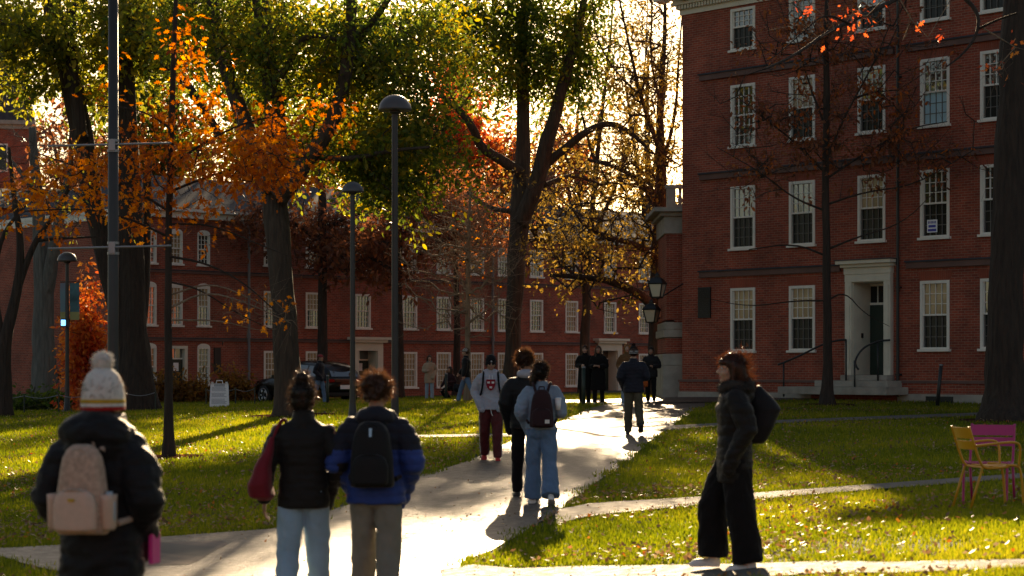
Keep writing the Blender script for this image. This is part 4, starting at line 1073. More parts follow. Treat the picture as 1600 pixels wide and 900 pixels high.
# banners and blue-light call box on the far-left lamp
M['banner_teal'] = mat('teal_banner_cloth', (.07, .30, .33), .8, noise=1, nscale=1.3, col2=(.20, .16, .22))
M['banner_pic'] = mat('picture_banner_cloth', (.10, .26, .30), .8, noise=1, nscale=2.2, col2=(.02, .04, .05))
M['banner_gold'] = mat('gold_green_banner_cloth', (.42, .40, .16), .8, noise=.5, nscale=1.5)
s62 = 62 / F
for lab, x0, x1, mt in (('teal and lilac banner hanging left of the far left lamp post', -11, -2, 'banner_teal'), ('dark picture banner with teal top hanging right of the far left lamp post', 4, 19, 'banner_pic')):
    b = thing('banner', lab, 'banner', (L3.location.x + (x0 + x1) / 2 * s62, 62, HC + (HOR - 500) * s62), group='banners on the far left lamp post')
    w = (x1 - x0) * s62 / 2; hh = 58 * s62
    mb = MB(); n = 8
    for a, c, m in ((0, .22, 1), (.22, 1, 0)):
        for k in range(n):
            f0, f1 = a + (c - a) * k / n, a + (c - a) * (k + 1) / n
            y0, y1 = .02 * math.sin(f0 * 7), .02 * math.sin(f1 * 7)
            mb.add([(-w, y0, f0 * hh), (w, y0, f0 * hh), (w, y1, f1 * hh), (-w, y1, f1 * hh), (-w, y0 + .008, f0 * hh), (w, y0 + .008, f0 * hh), (w, y1 + .008, f1 * hh), (-w, y1 + .008, f1 * hh)], [(0, 1, 2, 3), (7, 6, 5, 4), (0, 3, 7, 4), (1, 5, 6, 2)], m)
    mb.build('cloth', [M[mt], M['banner_gold']], b)
    s = 1 if x0 > 0 else -1
    for z in (-.03, hh + .03): mb = MB(); mb.tube([(-s * (w + .1), .004, z), (s * w, .004, z)], .015, 6); mb.build('rod', M['black'], b)
M['bluelight'] = bpy.data.materials.new('blue_beacon_glow'); M['bluelight'].use_nodes = True
bs = M['bluelight'].node_tree.nodes['Principled BSDF']; bs.inputs['Base Color'].default_value = (.05, .2, .9, 1); bs.inputs['Emission Color'].default_value = (.12, .45, 1, 1); bs.inputs['Emission Strength'].default_value = 1.6
o = thing('call_box', 'small blue glowing beacon box fixed on the far left lamp post', 'call box', (L3.location.x - .06, 61.85, HC + (HOR - 505) * s62))
mb = MB(); mb.box(-.09, .16, -.08, .12, -.12, -.08); mb.box(-.09, .16, -.08, .12, .1, .14); mb.box(.06, .16, -.08, .12, -.08, .1); mb.build('housing', M['black'], o)
mb = MB(); mb.box(-.08, .055, -.075, .1, -.078, .098); mb.build('beacon', M['bluelight'], o)
# tall steel banner pole with two cross bars
Y = 31; b = gp(177, Y); s = Y / F
o = thing('banner_pole', 'tall bare steel pole with two thin cross bars behind the white bobble hat', 'pole', b)
zt = HC + (HOR + 70) * s - b.z
mb = MB(); mb.lathe([(.16, -.1), (.16, .03), (.095, .05), (.088, 2.0), (.074, zt)], n=18); mb.build('mast', M['pole'], o, True)
for py, t in ((228, .010), (388, .012)):
    z = HC + (HOR - py) * s - b.z
    mb = MB(); mb.tube([(-100 * s, -.09, z - .012), (92 * s, -.09, z + .035)], .017, 8); mb.build('cross_bar', M['galv'], o, True)
    mb = MB(); mb.lathe([(.095, z - .10), (.095, z - .06)], n=16); mb.lathe([(.095, z + .06), (.095, z + .10)], n=16); mb.box(-.05, .05, -.12, -.07, z - .08, z + .08); mb.build('bracket', M['galv'], o)
# A-frame board
Y = 64; b = gp(343, Y); s = Y / F
o = thing('sandwich_board', 'white folding sandwich board with small print on the left lawn', 'sign', b, R(6))
w = 15 * s; hh = 38 * s
def board(sgn):
    mb = MB(); d = .30
    def q(x, t, off): return (x, sgn * (-d * (1 - t)) - sgn * off * .98, t * hh)
    mb.add([q(-w, 0, 0), q(w, 0, 0), q(w * .92, 1, 0), q(-w * .92, 1, 0), q(-w, 0, -.03), q(w, 0, -.03), q(w * .92, 1, -.03), q(-w * .92, 1, -.03)], [(0, 1, 2, 3), (7, 6, 5, 4), (0, 4, 5, 1), (1, 5, 6, 2), (2, 6, 7, 3), (3, 7, 4, 0)])
    for a in (-.85, .62): mb.add([q(w * a, 1.002, 0), q(w * (a + .23), 1.002, 0), q(w * (a + .23), 1.07, 0), q(w * a, 1.07, 0), q(w * a, 1.002, -.03), q(w * (a + .23), 1.002, -.03), q(w * (a + .23), 1.07, -.03), q(w * a, 1.07, -.03)], [(0, 1, 2, 3), (7, 6, 5, 4), (0, 4, 5, 1), (1, 5, 6, 2), (2, 6, 7, 3), (3, 7, 4, 0)])
    return mb, q
for sg in (1, -1):
    mb, q = board(sg); bo = mb.build('panel', M['paper'], o)
    if sg == 1:
        mb = MB(); rr = random.Random(3)
        for k in range(17):
            t = .93 - k * .048
            if k in (6, 11): continue
            l = w * (.55 if k < 2 else rr.uniform(.5, .8)); a = -l if k < 2 else -w * .8
            mb.add([q(a, t, .004), q(l, t, .004), q(l, t + (.03 if k < 2 else .016), .004), q(a, t + (.03 if k < 2 else .016), .004)], [(0, 1, 2, 3)])
        mb.build('print', M['ink'], bo)
mb = MB(); mb.tube([(-.10, -.02, hh), (-.09, -.02, hh + .09), (.09, -.02, hh + .09), (.10, -.02, hh)], .018, 6); mb.build('handle', M['paper'], o)
# wall lanterns
M['lantern_glass'] = mat('lantern_glass', (.62, .58, .45), .15, spec=.8)
def lantern(label, px, py, Y, hpx, wall):
    c = P(px, py, Y); s = hpx / F * Y
    o = thing('wall_lantern', label, 'lantern', c, .4, 'black wall lanterns')
    mb = MB(); mb.lathe([(.25 * s, -.38 * s), (.40 * s, .12 * s)], n=4); mb.build('lantern_pane', M['lantern_glass'], o)
    mb = MB(); mb.lathe([(.26 * s, -.44 * s), (.28 * s, -.385 * s)], n=4); mb.lathe([(.44 * s, .122 * s), (.46 * s, .17 * s), (.26 * s, .38 * s), (.12 * s, .42 * s), (.12 * s, .50 * s), (.03 * s, .60 * s)], n=4)
    for k in range(4):
        a = math.pi / 2 * k; mb.tube([(.252 * s * math.cos(a), .252 * s * math.sin(a), -.385 * s), (.405 * s * math.cos(a), .405 * s * math.sin(a), .122 * s)], .03 * s, 6)
    mb.build('lantern_frame', M['black'], o)
    mb = MB(); wv = Matrix.Rotation(-.4, 3, 'Z') @ (Vector(wall) - c)
    mb.tube([(0, 0, -.44 * s), (0, 0, -.60 * s) if False else (0, 0, -.50 * s), tuple(wv * .5 + Vector((0, 0, -.25 * s))), tuple(wv)], .02, 6); mb.build('bracket', M['black'], o)
    return o
lantern('upper black wall lantern with lit looking panes at the hall corner', 1027, 449, 62, 38, P(1068, 443, 63))
lantern('smaller black wall lantern lower left of the other at the gate wing', 1018, 489, 65.5, 36, P(1042, 488, 66.4))
lantern('black wall lantern above a shutter on the far brick hall', 346, 536, 81.2, 22, P(341, 535, 82.0))
# rope fence on the left
def fence(label, pts, Y0, hgt):
    b = gp(pts[0], Y0); o = thing('rope_fence', label, 'fence', b)
    tops = []
    for px in pts:
        p = gp(px, Y0) - b; mb = MB(); mb.tube([(p.x, p.y, p.z - .1), (p.x, p.y, p.z + hgt)], .022, 7); mb.build('post', M['dkgreen'], o); tops.append(Vector((p.x, p.y, p.z + hgt - .05)))
    for a, c in zip(tops[:-1], tops[1:]):
        mb = MB(); mb.tube([a.lerp(c, k / 6) + Vector((0, 0, -.09 * math.sin(math.pi * k / 6))) for k in range(7)], .011, 5); mb.build('rope', M['galv'], o)
fence('low rope fence with thin green posts before the shrub bed at left', [-30, 38, 92, 140, 196, 243], 61, .62)
fence('low green post fence beside the orange shrubs and the sandwich board', [322, 368, 398], 68, .62)
# bollards
def post(label, px, Y, h, r, lean=0, mt='dkgreen', group='thin posts along the walks'):
    b = gp(px, Y); o = thing('bollard', label, 'post', b, group=group)
    mb = MB(); mb.tube([(0, 0, -.1), (lean * .5, 0, h * .5), (lean, 0, h)], [r * 1.1, r, r], 10); mb.build('shaft', M[mt], o, True)
    mb = MB(); mb.ell((lean, 0, h), (r * 1.15, r * 1.15, r * .7), n=8); mb.build('cap', M['galv'], o, True)
post('green post standing right before the couple in long dark coats', 912, 55.4, 1.05, .055)
post('thin green post beside the seated person near the far hall', 697, 71.5, .95, .05)
post('dark leaning post in the leaf bed before the right hall', 1464, 52.5, 1.12, .05, .11, 'black')
post('thin green post before the tail of the black car', 512, 66, .95, .045)

# garden chairs
M['yellow'] = mat('yellow_painted_metal', (.62, .30, .015), .4)
M['pink'] = mat('magenta_painted_metal', (.48, .025, .16), .4)
def chair(label, px, Y, rz, mt, arms):
    b = gp(px, Y); o = thing('garden_chair', label, 'chair', b, rz, 'metal garden chairs on the right lawn')
    m = M[mt]; w = .22
    # local +Y is the way the sitter faces
    for s in (-1, 1):
        mb = MB(); mb.tube([tuple(p) for p in smooth_poly([(s * w, .27, 0), (s * w, .24, .40), (s * w, .19, .445), (s * w, .08, .445)], 2)], .014, 8); mb.build('leg', m, o, True)
        mb = MB(); mb.tube([(s * w, -.30, 0), (s * w, -.17, .42)], .014, 8); mb.build('leg', m, o, True)
        mb = MB(); mb.tube([tuple(p) for p in smooth_poly([(s * w, .10, .43), (s * w, -.14, .41), (s * w, -.20, .48), (s * w, -.31, .83)], 2)], .014, 8); mb.build('back_frame', m, o, True)
        if arms:
            mb = MB(); mb.tube([tuple(p) for p in smooth_poly([(s * (w + .02), -.25, .64), (s * (w + .05), .0, .67), (s * (w + .05), .16, .68), (s * (w + .04), .22, .64), (s * (w + .01), .21, .44)], 2)], .013, 8); mb.build('arm', m, o, True)
    mb = MB()
    for k in range(7):
        y = -.16 + k * .058; z = .437 - .012 * math.sin(math.pi * k / 6) - (.02 if k == 0 else 0) + .0
        if k == 6: z -= .006
        mb.box(-w - .005, w + .005, y, y + .048, z, z + .012)
    mb.build('seat', m, o, bevel=.003)
    mb = MB()
    for z, hh in ((.60, .09), (.71, .11)):
        y = -.20 - (z - .48) * .314; y1 = -.20 - (z + hh - .48) * .314
        n = 8
        for k in range(n):
            x0, x1 = -w + 2 * w * k / n, -w + 2 * w * (k + 1) / n
            c0, c1 = -.035 * math.cos(x0 / w * 1.57), -.035 * math.cos(x1 / w * 1.57)
            mb.add([(x0, y + c0, z), (x1, y + c1, z), (x1, y1 + c1, z + hh), (x0, y1 + c0, z + hh), (x0, y + c0 + .01, z), (x1, y + c1 + .01, z), (x1, y1 + c1 + .01, z + hh), (x0, y1 + c0 + .01, z + hh)],
                   [(0, 3, 2, 1), (4, 5, 6, 7), (0, 1, 5, 4), (3, 7, 6, 2), (0, 4, 7, 3), (1, 2, 6, 5)])
    mb.build('backrest', m, o)
chair('yellow metal garden armchair at the right edge of the lawn', 1546, 20.0, R(-80), 'yellow', True)
chair('magenta metal garden chair behind the yellow one', 1545, 20.75, R(158), 'pink', False)

# bicycle behind the hall corner: front wheel shows
Yb = 64.2; b = gp(1060, Yb); s = Yb / F
o = thing('bicycle', 'black bicycle leaning behind the hall corner with front wheel showing', 'bicycle', b, R(8))
def wheel(x, name='wheel'):
    mb = MB(); r = .34; mb.tube([(x + r * math.cos(a), 0, r + .02 + r * math.sin(a)) for a in np.linspace(0, 2 * math.pi, 33)], .022, 8)
    w = mb.build(name, M['rubber'], o, True); mb = MB()
    for k in range(14): a = 2 * math.pi * k / 14; mb.tube([(x, 0, r + .02), (x + (r - .02) * math.cos(a), 0, r + .02 + (r - .02) * math.sin(a))], .003, 4)
    mb.lathe([(.03, r - .0), (.03, r + .04)], (x, 0, 0), 8); mb.build('spokes', M['galv'], w)
wheel(-.05); wheel(.98)
mb = MB(); h, se, bb = (.12, 0, .80), (.62, 0, .86), (.48, 0, .32)
for p, q in (((-.05, 0, .36), h), (h, bb), (h, se), (bb, se), (bb, (.98, 0, .36)), (se, (.98, 0, .36))): mb.tube([p, q], .018, 8)
mb.build('frame', M['black'], o, True)
mb = MB(); mb.tube([(.10, -.25, .98), (.14, 0, .96), (.10, .25, .98)], .014, 8); mb.tube([(.12, 0, .8), (.14, 0, .96)], .016, 8); mb.build('handlebar', M['black'], o, True)
mb = MB(); mb.ell((.66, 0, .93), (.14, .07, .035), n=10); mb.tube([se, (.645, 0, .92)], .014, 8); mb.build('saddle', M['black'], o, True)

# black sport utility car
def car():
    Y = 75; b = gp(480, Y); b.z -= .12
    o = thing('parked_car', 'black sport utility car parked behind the forked trunk', 'car', b, R(133))
    # local +X forward (nose), Y left
    st = [(-2.32, .55, .95, .95, .80), (-2.27, .40, 1.02, 1.04, .86), (-2.05, .34, 1.06, 1.40, .92), (-1.6, .32, 1.05, 1.60, .95), (-.6, .30, 1.03, 1.68, .96), (.2, .30, 1.01, 1.62, .96), (.75, .30, 1.0, 1.30, .96), (1.15, .30, 1.0, 1.02, .96), (1.6, .30, .96, .975, .95), (2.0, .32, .90, .91, .91), (2.28, .40, .78, .79, .80), (2.36, .50, .70, .705, .68)]
    rings = []
    for x, zb, zbelt, zr, hw in st:
        top = hw * (.72 if zr - zbelt > .2 else .92)
        half = [(0, zb), (hw * .86, zb), (hw, zb + .16), (hw * 1.0, zb + (zbelt - zb) * .6), (hw * .96, zbelt), (hw * .96 + (top - hw * .96) * .85, zbelt + (zr - zbelt) * .82), (top * .86, zbelt + (zr - zbelt) * .97), (0, zr + .015)]
        ring = [(x, y, z) for y, z in half] + [(x, -y, z) for y, z in half[-2:0:-1]]
        rings.append(ring)
    mb = MB(); mb.loft(rings); body = mb.build('body', M['carpaint'], o, True)
    # windows: side glass strips follow the body, just outside it
    def at(x, f, side):
        for a, c in zip(st[:-1], st[1:]):
            if a[0] <= x <= c[0]:
                t = (x - a[0]) / (c[0] - a[0]); zb, zl, zr, hw = [a[k] + (c[k] - a[k]) * t for k in range(1, 5)]
                top = hw * (.72 if zr - zl > .2 else .92); y = hw * .96 + (top - hw * .96) * .85 * f; return (x, side * (y + .012), zl + (zr - zl) * .82 * f)
    for side in (1, -1):
        for xa, xb in ((-1.75, -1.15), (-1.08, -.15), (-.08, .62)):
            mb = MB(); n = 6; lo = [at(xa + (xb - xa) * k / n, .08, side) for k in range(n + 1)]; hi = [at(xa + (xb - xa) * k / n, .92, side) for k in range(n + 1)]
            for k in range(n): mb.add([lo[k], lo[k + 1], hi[k + 1], hi[k]], [(0, 1, 2, 3)])
            mb.build('window', M['glass_car'], o)
        mb = MB(); mb.box(.55, .75, *sorted((side * .97, side * 1.13)), 1.0, 1.14); mb.build('mirror', M['carpaint'], o, bevel=.02)
        mb = MB(); mb.box(-2.34, -2.0, *sorted((side * .50, side * .90)), .86, .99); mb.build('tail_lamp', M['redlamp'], o, bevel=.02)
        mb = MB(); mb.box(2.05, 2.30, *sorted((side * .50, side * .80)), .68, .78); mb.build('headlight', M['galv'], o, bevel=.02)
        for x in (-1.42, 1.45):
            mb = MB(); pr = [(.18, -.12), (.34, -.12), (.37, -.09), (.37, .09), (.34, .12), (.18, .12)]
            ringz = [[(x + r * math.cos(t), side * .88 + z, .37 + r * math.sin(t)) for t in np.linspace(0, 2 * math.pi, 25)[:-1]] for r, z in pr]
            mb.loft(ringz); wh = mb.build('wheel', M['rubber'], o, True)
            mb = MB(); yo = side * 1.003
            for k in range(5):
                t = 2 * math.pi * k / 5
                for dt in (-.13, .13):
                    mb.tube([(x + .05 * math.cos(t), yo, .37 + .05 * math.sin(t)), (x + .25 * math.cos(t + dt), yo, .37 + .25 * math.sin(t + dt))], .022, 6)
            mb.tube([(x + .26 * math.cos(t), yo - side * .01, .37 + .26 * math.sin(t)) for t in np.linspace(0, 2 * math.pi, 25)], .018, 6); mb.build('rim', M['rim'], wh, True)
    mb = MB(); mb.add([(-2.285, -.62, 1.08), (-2.285, .62, 1.08), (-2.06, .56, 1.36), (-2.06, -.56, 1.36)], [(0, 1, 2, 3)]); mb.build('rear_window', M['glass_car'], o)
    mb = MB(); mb.box(-2.365, -2.345, -.26, .26, .62, .77); mb.build('license_plate', M['paper'], o)
    mb = MB(); mb.box(-2.36, -2.1, -.85, .85, .36, .50); mb.build('bumper', M['rubber'], o, bevel=.03)
    return o
car()
# ------------------------------------------------------------------ people
M['skin'] = mat('fair_skin', (.50, .29, .20), .5, noise=.15, nscale=20)
M['skin_tan'] = mat('tan_skin', (.34, .18, .11), .5, noise=.15, nscale=20)
M['skin_dark'] = mat('brown_skin', (.14, .075, .05), .5, noise=.15, nscale=20)
M['eye_white'] = mat('eye_white', (.7, .68, .64), .2)
M['iris'] = mat('dark_iris', (.02, .014, .01), .15)
M['lip'] = mat('lips', (.36, .13, .11), .45)
M['brow'] = mat('eyebrow_hair', (.025, .016, .012), .8)
def cloth(name, col, rough=.8, noise=.2, nscale=9, bump=.35, bscale=120, **k): M[name] = mat(name, tuple(c * .8 for c in col) if max(col) < .05 else col, rough, spec=.22, sheen=.10, noise=noise, nscale=nscale, bump=bump, bscale=bscale, **k)
cloth('black_nylon', (.012, .012, .014), .6); cloth('black_wool', (.011, .010, .011), .95); cloth('black_quilt', (.016, .014, .013), .6)
cloth('blue_nylon', (.025, .06, .26), .55); cloth('navy_nylon', (.018, .020, .034), .65); cloth('grey_fleece', (.40, .41, .47), .95, .15)
cloth('light_denim', (.24, .32, .42), .85, .3, 5); cloth('mid_denim', (.13, .22, .36), .85, .3, 5); cloth('pale_denim', (.32, .46, .58), .85, .25, 5); cloth('khaki', (.24, .22, .18), .85, .2); cloth('olive', (.09, .078, .05), .85, .25)
cloth('maroon_nylon', (.10, .016, .018), .55); cloth('wine_canvas', (.21, .018, .03), .8); cloth('plum_canvas', (.045, .02, .025), .8)
cloth('beige_wool', (.42, .33, .24), .95); cloth('brown_wool', (.16, .08, .035), .95); cloth('white_knit', (.78, .76, .72), .95, .06, 40, .8, 90)
cloth('cream_leather', (.66, .47, .37), .5, .12, 30, .1); cloth('cream_print', (.60, .42, .32), .55, .45, 45, .15); cloth('bag_trim', (.48, .36, .29), .5)
cloth('black_knit', (.014, .014, .016), .95); cloth('grey_knit', (.45, .44, .44), .95); cloth('red_cloth', (.42, .02, .02), .8); cloth('shield_red', (.28, .015, .03), .8); cloth('white_cloth', (.75, .74, .72), .8)
cloth('mustard', (.60, .38, .04), .9); cloth('red_cap', (.30, .05, .07), .8); cloth('green_scarf', (.16, .20, .19), .95); cloth('orange_cloth', (.45, .10, .02), .8); cloth('tan_fur', (.05, .045, .04), 1.0)
M['white_rubber'] = mat('white_sneaker', (.80, .78, .75), .55, noise=.15, nscale=15)
M['black_leather'] = mat('black_shoe', (.014, .012, .011), .45)
M['red_shoe'] = mat('red_sneaker', (.45, .02, .015), .5)
M['cup'] = mat('white_paper_cup', (.78, .78, .78), .5)
M['bluepatch'] = mat('pale_blue_tab', (.40, .62, .85), .5)
M['pinkcard'] = mat('pink_folder', (.70, .03, .28), .5)
M['bottle'] = mat('clear_grey_bottle', (.35, .42, .48), .15)
def hairmat(name, c, c2): M[name] = mat(name, c, .38, trans=.45, noise=1, nscale=30, col2=c2, spec=.6)
hairmat('hair_black', (.045, .026, .016), (.008, .006, .005)); hairmat('hair_brown', (.11, .05, .024), (.025, .012, .007)); hairmat('hair_auburn', (.085, .026, .010), (.03, .010, .005)); hairmat('hair_blond', (.40, .20, .06), (.2, .09, .03))

def sring(c, rx, ry, n=24, e=2.5, z=None):
    out = []
    for k in range(n):
        a = 2 * math.pi * k / n; ca, sa = math.cos(a), math.sin(a)
        out.append((c[0] + rx * math.copysign(abs(ca) ** (2 / e), ca), c[1] + ry * math.copysign(abs(sa) ** (2 / e), sa), c[2]))
    return out

def join_into(me, mb, offset):
    """append the shapes of mb to mesh me; their material indices are shifted by offset"""
    t = bpy.data.meshes.new('t'); t.from_pydata(mb.v, [], mb.f)
    t.polygons.foreach_set('material_index', np.array(mb.m, np.int32) + offset)
    bm = bmesh.new(); bm.from_mesh(me); bm.from_mesh(t); bm.to_mesh(me); bm.free(); bpy.data.meshes.remove(t)
    me.polygons.foreach_set('use_smooth', np.ones(len(me.polygons), bool))

def strands(me, n, ln, down=.3, width=.0025, curl=.5, rng=None, keep=None):
    """flyaway hairs rooted on a hair surface"""
    rng = rng or random.Random(1)
    vs = [v for v in me.vertices if keep is None or keep(v.co)]
    mb = MB()
    if not vs: return
    for _ in range(n):
        v = rng.choice(vs); p = v.co.copy(); d = v.normal.copy()
        l = ln * rng.uniform(.4, 1.5); rv = Vector((rng.gauss(0, 1), rng.gauss(0, 1), rng.gauss(0, 1))) * curl
        d1 = (d + rv * .6 + Vector((0, 0, -down))).normalized(); d2 = (d * .6 + rv + Vector((0, 0, -down * 2.2))).normalized()
        w = d1.cross(Vector((rng.random(), rng.random(), rng.random()))).normalized() * width
        a, b, c = p - d * .006, p + d1 * l * .55, p + d1 * l * .55 + d2 * l * .45
        mb.add([a - w, a + w, b + w * .8, b - w * .8, c], [(0, 1, 2, 3), (3, 2, 4)])
    join_into(me, mb, 0)

ARMS = {  # elbow, wrist, finger direction (right arm; x mirrored for the left), body 1.75 m tall
 'pocket': ((.272, -.07, 1.15), (.195, .11, .98), (-.35, .2, -.9)),
 'deep': ((.262, -.05, 1.15), (.215, .10, .93), (-.2, .2, -.95)),
 'down': ((.255, -.03, 1.15), (.285, .02, .90), (0, .1, -1)),
 'side': ((.245, -.09, 1.15), (.225, .02, .95), (-.1, .3, -.9)),
 'hold': ((.25, -.04, 1.15), (.13, .21, 1.13), (-.5, .6, .2)),
 'strap': ((.26, -.06, 1.16), (.17, .15, 1.28), (-.3, .1, .9)),
 'fwd': ((.245, .06, 1.16), (.25, .24, .98), (0, .6, -.7)),
 'back': ((.25, -.13, 1.17), (.275, -.17, .93), (0, 0, -1)),
}

def person(label, px, Y, H, face=0, fem=False, legs=(0, 0, 0, 0), arms=('pocket', 'pocket'), yaw=0, pitch=0, skin='skin', top=None, pants=None, shoes='white_rubber', hair=None, hat=None,
           vox=.012, crouch=None, extra=None, group='people in the yard', x_off=0.0, z_off=0.0, stance=0.0):
    b = gp(px, Y); k = H / 1.75
    root = thing('person', label, 'person', b, R(face), group); root.scale = (k, k, k)
    rng = random.Random(int(px * 7 + Y)); sd = rng.random() * 50
    sw = .172 if fem else .190                              # shoulder joint half width
    # --- legs
    hipz = .925; J = {}
    for s, (ta, kb) in ((-1, legs[0:2]), (1, legs[2:4])):
        ta, kb = R(ta), R(kb)
        h = Vector((s * .088, 0, hipz)); kn = h + Vector((s * (.012 + stance), math.sin(ta) * .42, -math.cos(ta) * .42)); an = kn + Vector((s * (.006 + stance), math.sin(ta - kb) * .42, -math.cos(ta - kb) * .42))
        J[s] = [h, kn, an, ta - kb]
    dz = .085 - min(J[-1][2].z, J[1][2].z)
    for s in J:
        for q in J[s][:3]: q.z += dz
    up = Vector((0, 0, dz))
    def U(v): return Vector(v) + up
    hc = U((0, .02, 1.628)); hr = Matrix.Rotation(R(yaw), 3, 'Z') @ Matrix.Rotation(R(-pitch), 3, 'X')
    def Hd(v): return hc + hr @ Vector(v)
    # --- body, one surface
    mb = MB()
    mb.ell(Hd((0, -.012, .022)), (.074, .094, .092), hr); mb.ell(Hd((0, .020, -.045)), (.058, .070, .075), hr); mb.ell(Hd((0, .066, -.098)), (.026, .024, .020), hr, 8)
    for s in (-1, 1):
        mb.ell(Hd((s * .040, .058, -.035)), (.026, .028, .028), hr, 8); mb.ell(Hd((s * .030, .076, .022)), (.024, .012, .009), hr, 8); mb.ell(Hd((s * .077, -.008, -.018)), (.010, .020, .030), hr, 8); mb.ell(Hd((s * .010, .098, -.036)), (.009, .011, .009), hr, 8)
    mb.tube([Hd((0, .082, .018)), Hd((0, .096, -.01)), Hd((0, .108, -.034))], [.008, .010, .012], 10); mb.ell(Hd((0, .107, -.034)), (.012, .010, .010), hr, 8)
    mb.ell(Hd((0, .086, -.062)), (.022, .010, .007), hr, 8); mb.ell(Hd((0, .083, -.074)), (.019, .010, .008), hr, 8)
    mb.capsule(U((0, -.015, 1.44)), Hd((0, -.02, -.05)), .058, .052)
    mb.loft([sring(U((0, -.005, z)), rx, ry) for z, rx, ry in ((.86, .135, .095), (.98, .14, .10), (1.12, .125, .09), (1.30, .15, .10), (1.40, .145, .085), (1.46, .08, .06))])
    W = {}
    for s, nm in ((-1, arms[0]), (1, arms[1])):
        e, w, fd = [Vector(q) for q in ARMS[nm]]
        for q in (e, w, fd): q.x *= s
        adj = sw - .19
        sh = U((s * sw, -.005, 1.405)); e = U(e) + Vector((s * adj, 0, 0)); w = U(w) + Vector((s * adj, 0, 0)); fd.normalize()
        W[s] = (sh, e, w, fd)
        mb.capsule(sh, e, .045, .038); mb.capsule(e, w, .036, .026)
        # hand: palm, four fingers, thumb
        side = fd.cross(Vector((s * 1., 0, .15))).normalized(); nrm = fd.cross(side).normalized()
        if nrm.x * s > 0: nrm = -nrm                      # the palm looks inward
        pc = w + fd * .05
        rot = Matrix((side, nrm, fd)).transposed()
        mb.ell(pc, (.040, .015, .052), rot, 8)
        for q, (o, l) in enumerate(((-.028, .068), (-.010, .078), (.009, .073), (.027, .058))):
            r0 = w + fd * .09 + side * o; r1 = r0 + fd * l * .5 + nrm * .010; r2 = r1 + fd * l * .38 + nrm * .028
            mb.tube([r0 - fd * .02, r0, r1, r2], [.009, .0088, .0080, .0062], 7)
        t0 = w + fd * .03 - side * .030; mb.tube([t0, t0 + fd * .028 - side * .024 + nrm * .008, t0 + fd * .062 - side * .026 + nrm * .020], [.012, .0105, .007], 7)
    for s in (-1, 1):
        h, kn, an, fa = J[s]
        mb.capsule(h, kn, .068, .046); mb.capsule(kn, an, .046, .034)
        fr = Matrix.Rotation(fa * .8, 3, 'X'); mb.ell(an + fr @ Vector((s * .01, .06, -.05)), (.036, .10, .026), fr, 8)
    me = mb.fuse(vox, 2)
    for m in (skin, 'eye_white', 'iris', 'lip', 'brow'): me.materials.append(M[m])
    inv = hr.inverted(); mi = np.zeros(len(me.polygons), np.int32)
    for p in me.polygons:
        if p.center.z > hc.z - .12:
            q = inv @ (p.center - hc)
            if q.y > .06:
                if abs(q.x) < .024 and -.084 < q.z < -.055: mi[p.index] = 3
                elif .010 < abs(q.x) < .050 and .022 < q.z < .032: mi[p.index] = 4
    me.polygons.foreach_set('material_index', mi)
    eb = MB()
    for s in (-1, 1):
        eb.ell(Hd((s * .030, .0745, .002)), (.0125, .009, .0075), hr, 8, 1); eb.ell(Hd((s * .030, .0805, .002)), (.0055, .004, .0055), hr, 6, 2)
    join_into(me, eb, 0)
    link('body', me, root)
    # --- trousers
    if pants:
        pm, wh, wk, wa = pants['mat'], pants.get('hip', .088), pants.get('knee', .072), pants.get('hem', .066)
        mb = MB()
        mb.loft([sring(U((0, -.008, z)), rx, ry) for z, rx, ry in ((.835, .125, .085), (.90, .172 if not fem else .178, .118), (.97, .165, .112), (1.05, .15, .10))])
        if fem: mb.ell(U((-.075, -.05, .90)), (.085, .085, .10)); mb.ell(U((.075, -.05, .90)), (.085, .085, .10))
        for s in (-1, 1):
            h, kn, an, fa = J[s]
            lo = an + Vector((0, -.012 if wa < .08 else 0, -.02 if wa < .08 else -.004 if wa > .11 else -.012))
            mb.tube([h + Vector((0, -.005, .02)), h.lerp(kn, .5), kn, kn.lerp(lo, .5), lo], [wh, (wh + wk) / 2 + .004, wk, (wk + wa) / 2, wa], 18)
        me = mb.fuse(vox, 3)
        def fold(co, J=J):
            out = np.empty(len(co))
            for i, c in enumerate(co):
                out[i] = .014 * mnoise.noise(Vector((c[0] * 10 + sd + c[2] * 6, c[1] * 10, c[2] * 5))) + .007 * mnoise.noise(Vector((c[0] * 22 + c[2] * 10, c[1] * 22 + sd, c[2] * 16)))
            return out
        displace(me, fold); me.materials.append(M[pm]); po = link('trousers', me, root)
        if pants.get('stripe'):
            for s in (-1, 1):
                h, kn, an, fa = J[s]; mb = MB(); mb.tube([h + Vector((s * (wh + .002), 0, -.05)), kn + Vector((s * (wk + .002), 0, 0)), an + Vector((s * (wa + .002), 0, 0))], .008, 6); mb.build('side_stripe', M['white_cloth'], po)
    # --- shoes
    for s in (-1, 1):
        h, kn, an, fa = J[s]; fr = Matrix.Rotation(fa * .85, 3, 'X')
        if abs(fa) < .35 and an.z < .13: fr = Matrix.Rotation(0, 3, 'X')
        mb = MB()
        def sp(v): return an + fr @ Vector(v)
        mb.ell(sp((s * .004, -.012, -.035)), (.040, .052, .050), fr, 9); mb.ell(sp((s * .012, .085, -.052)), (.047, .085, .034), fr, 9); mb.ell(sp((s * .016, .13, -.058)), (.046, .048, .026), fr, 9)
        mb.loft([[sp((s * .010 + x * sc, y * sc + .05 * (1 - sc), z)) for x, y in ((-.036, -.06), (.036, -.06), (.044, .02), (.050, .12), (.036, .175), (0, .188), (-.036, .172), (-.046, .11), (-.040, .02))] for z, sc in ((-.085, 1), (-.058, 1.02))])
        me = mb.fuse(min(vox, .010), 1); me.materials.append(M[shoes]); link('shoe', me, root)
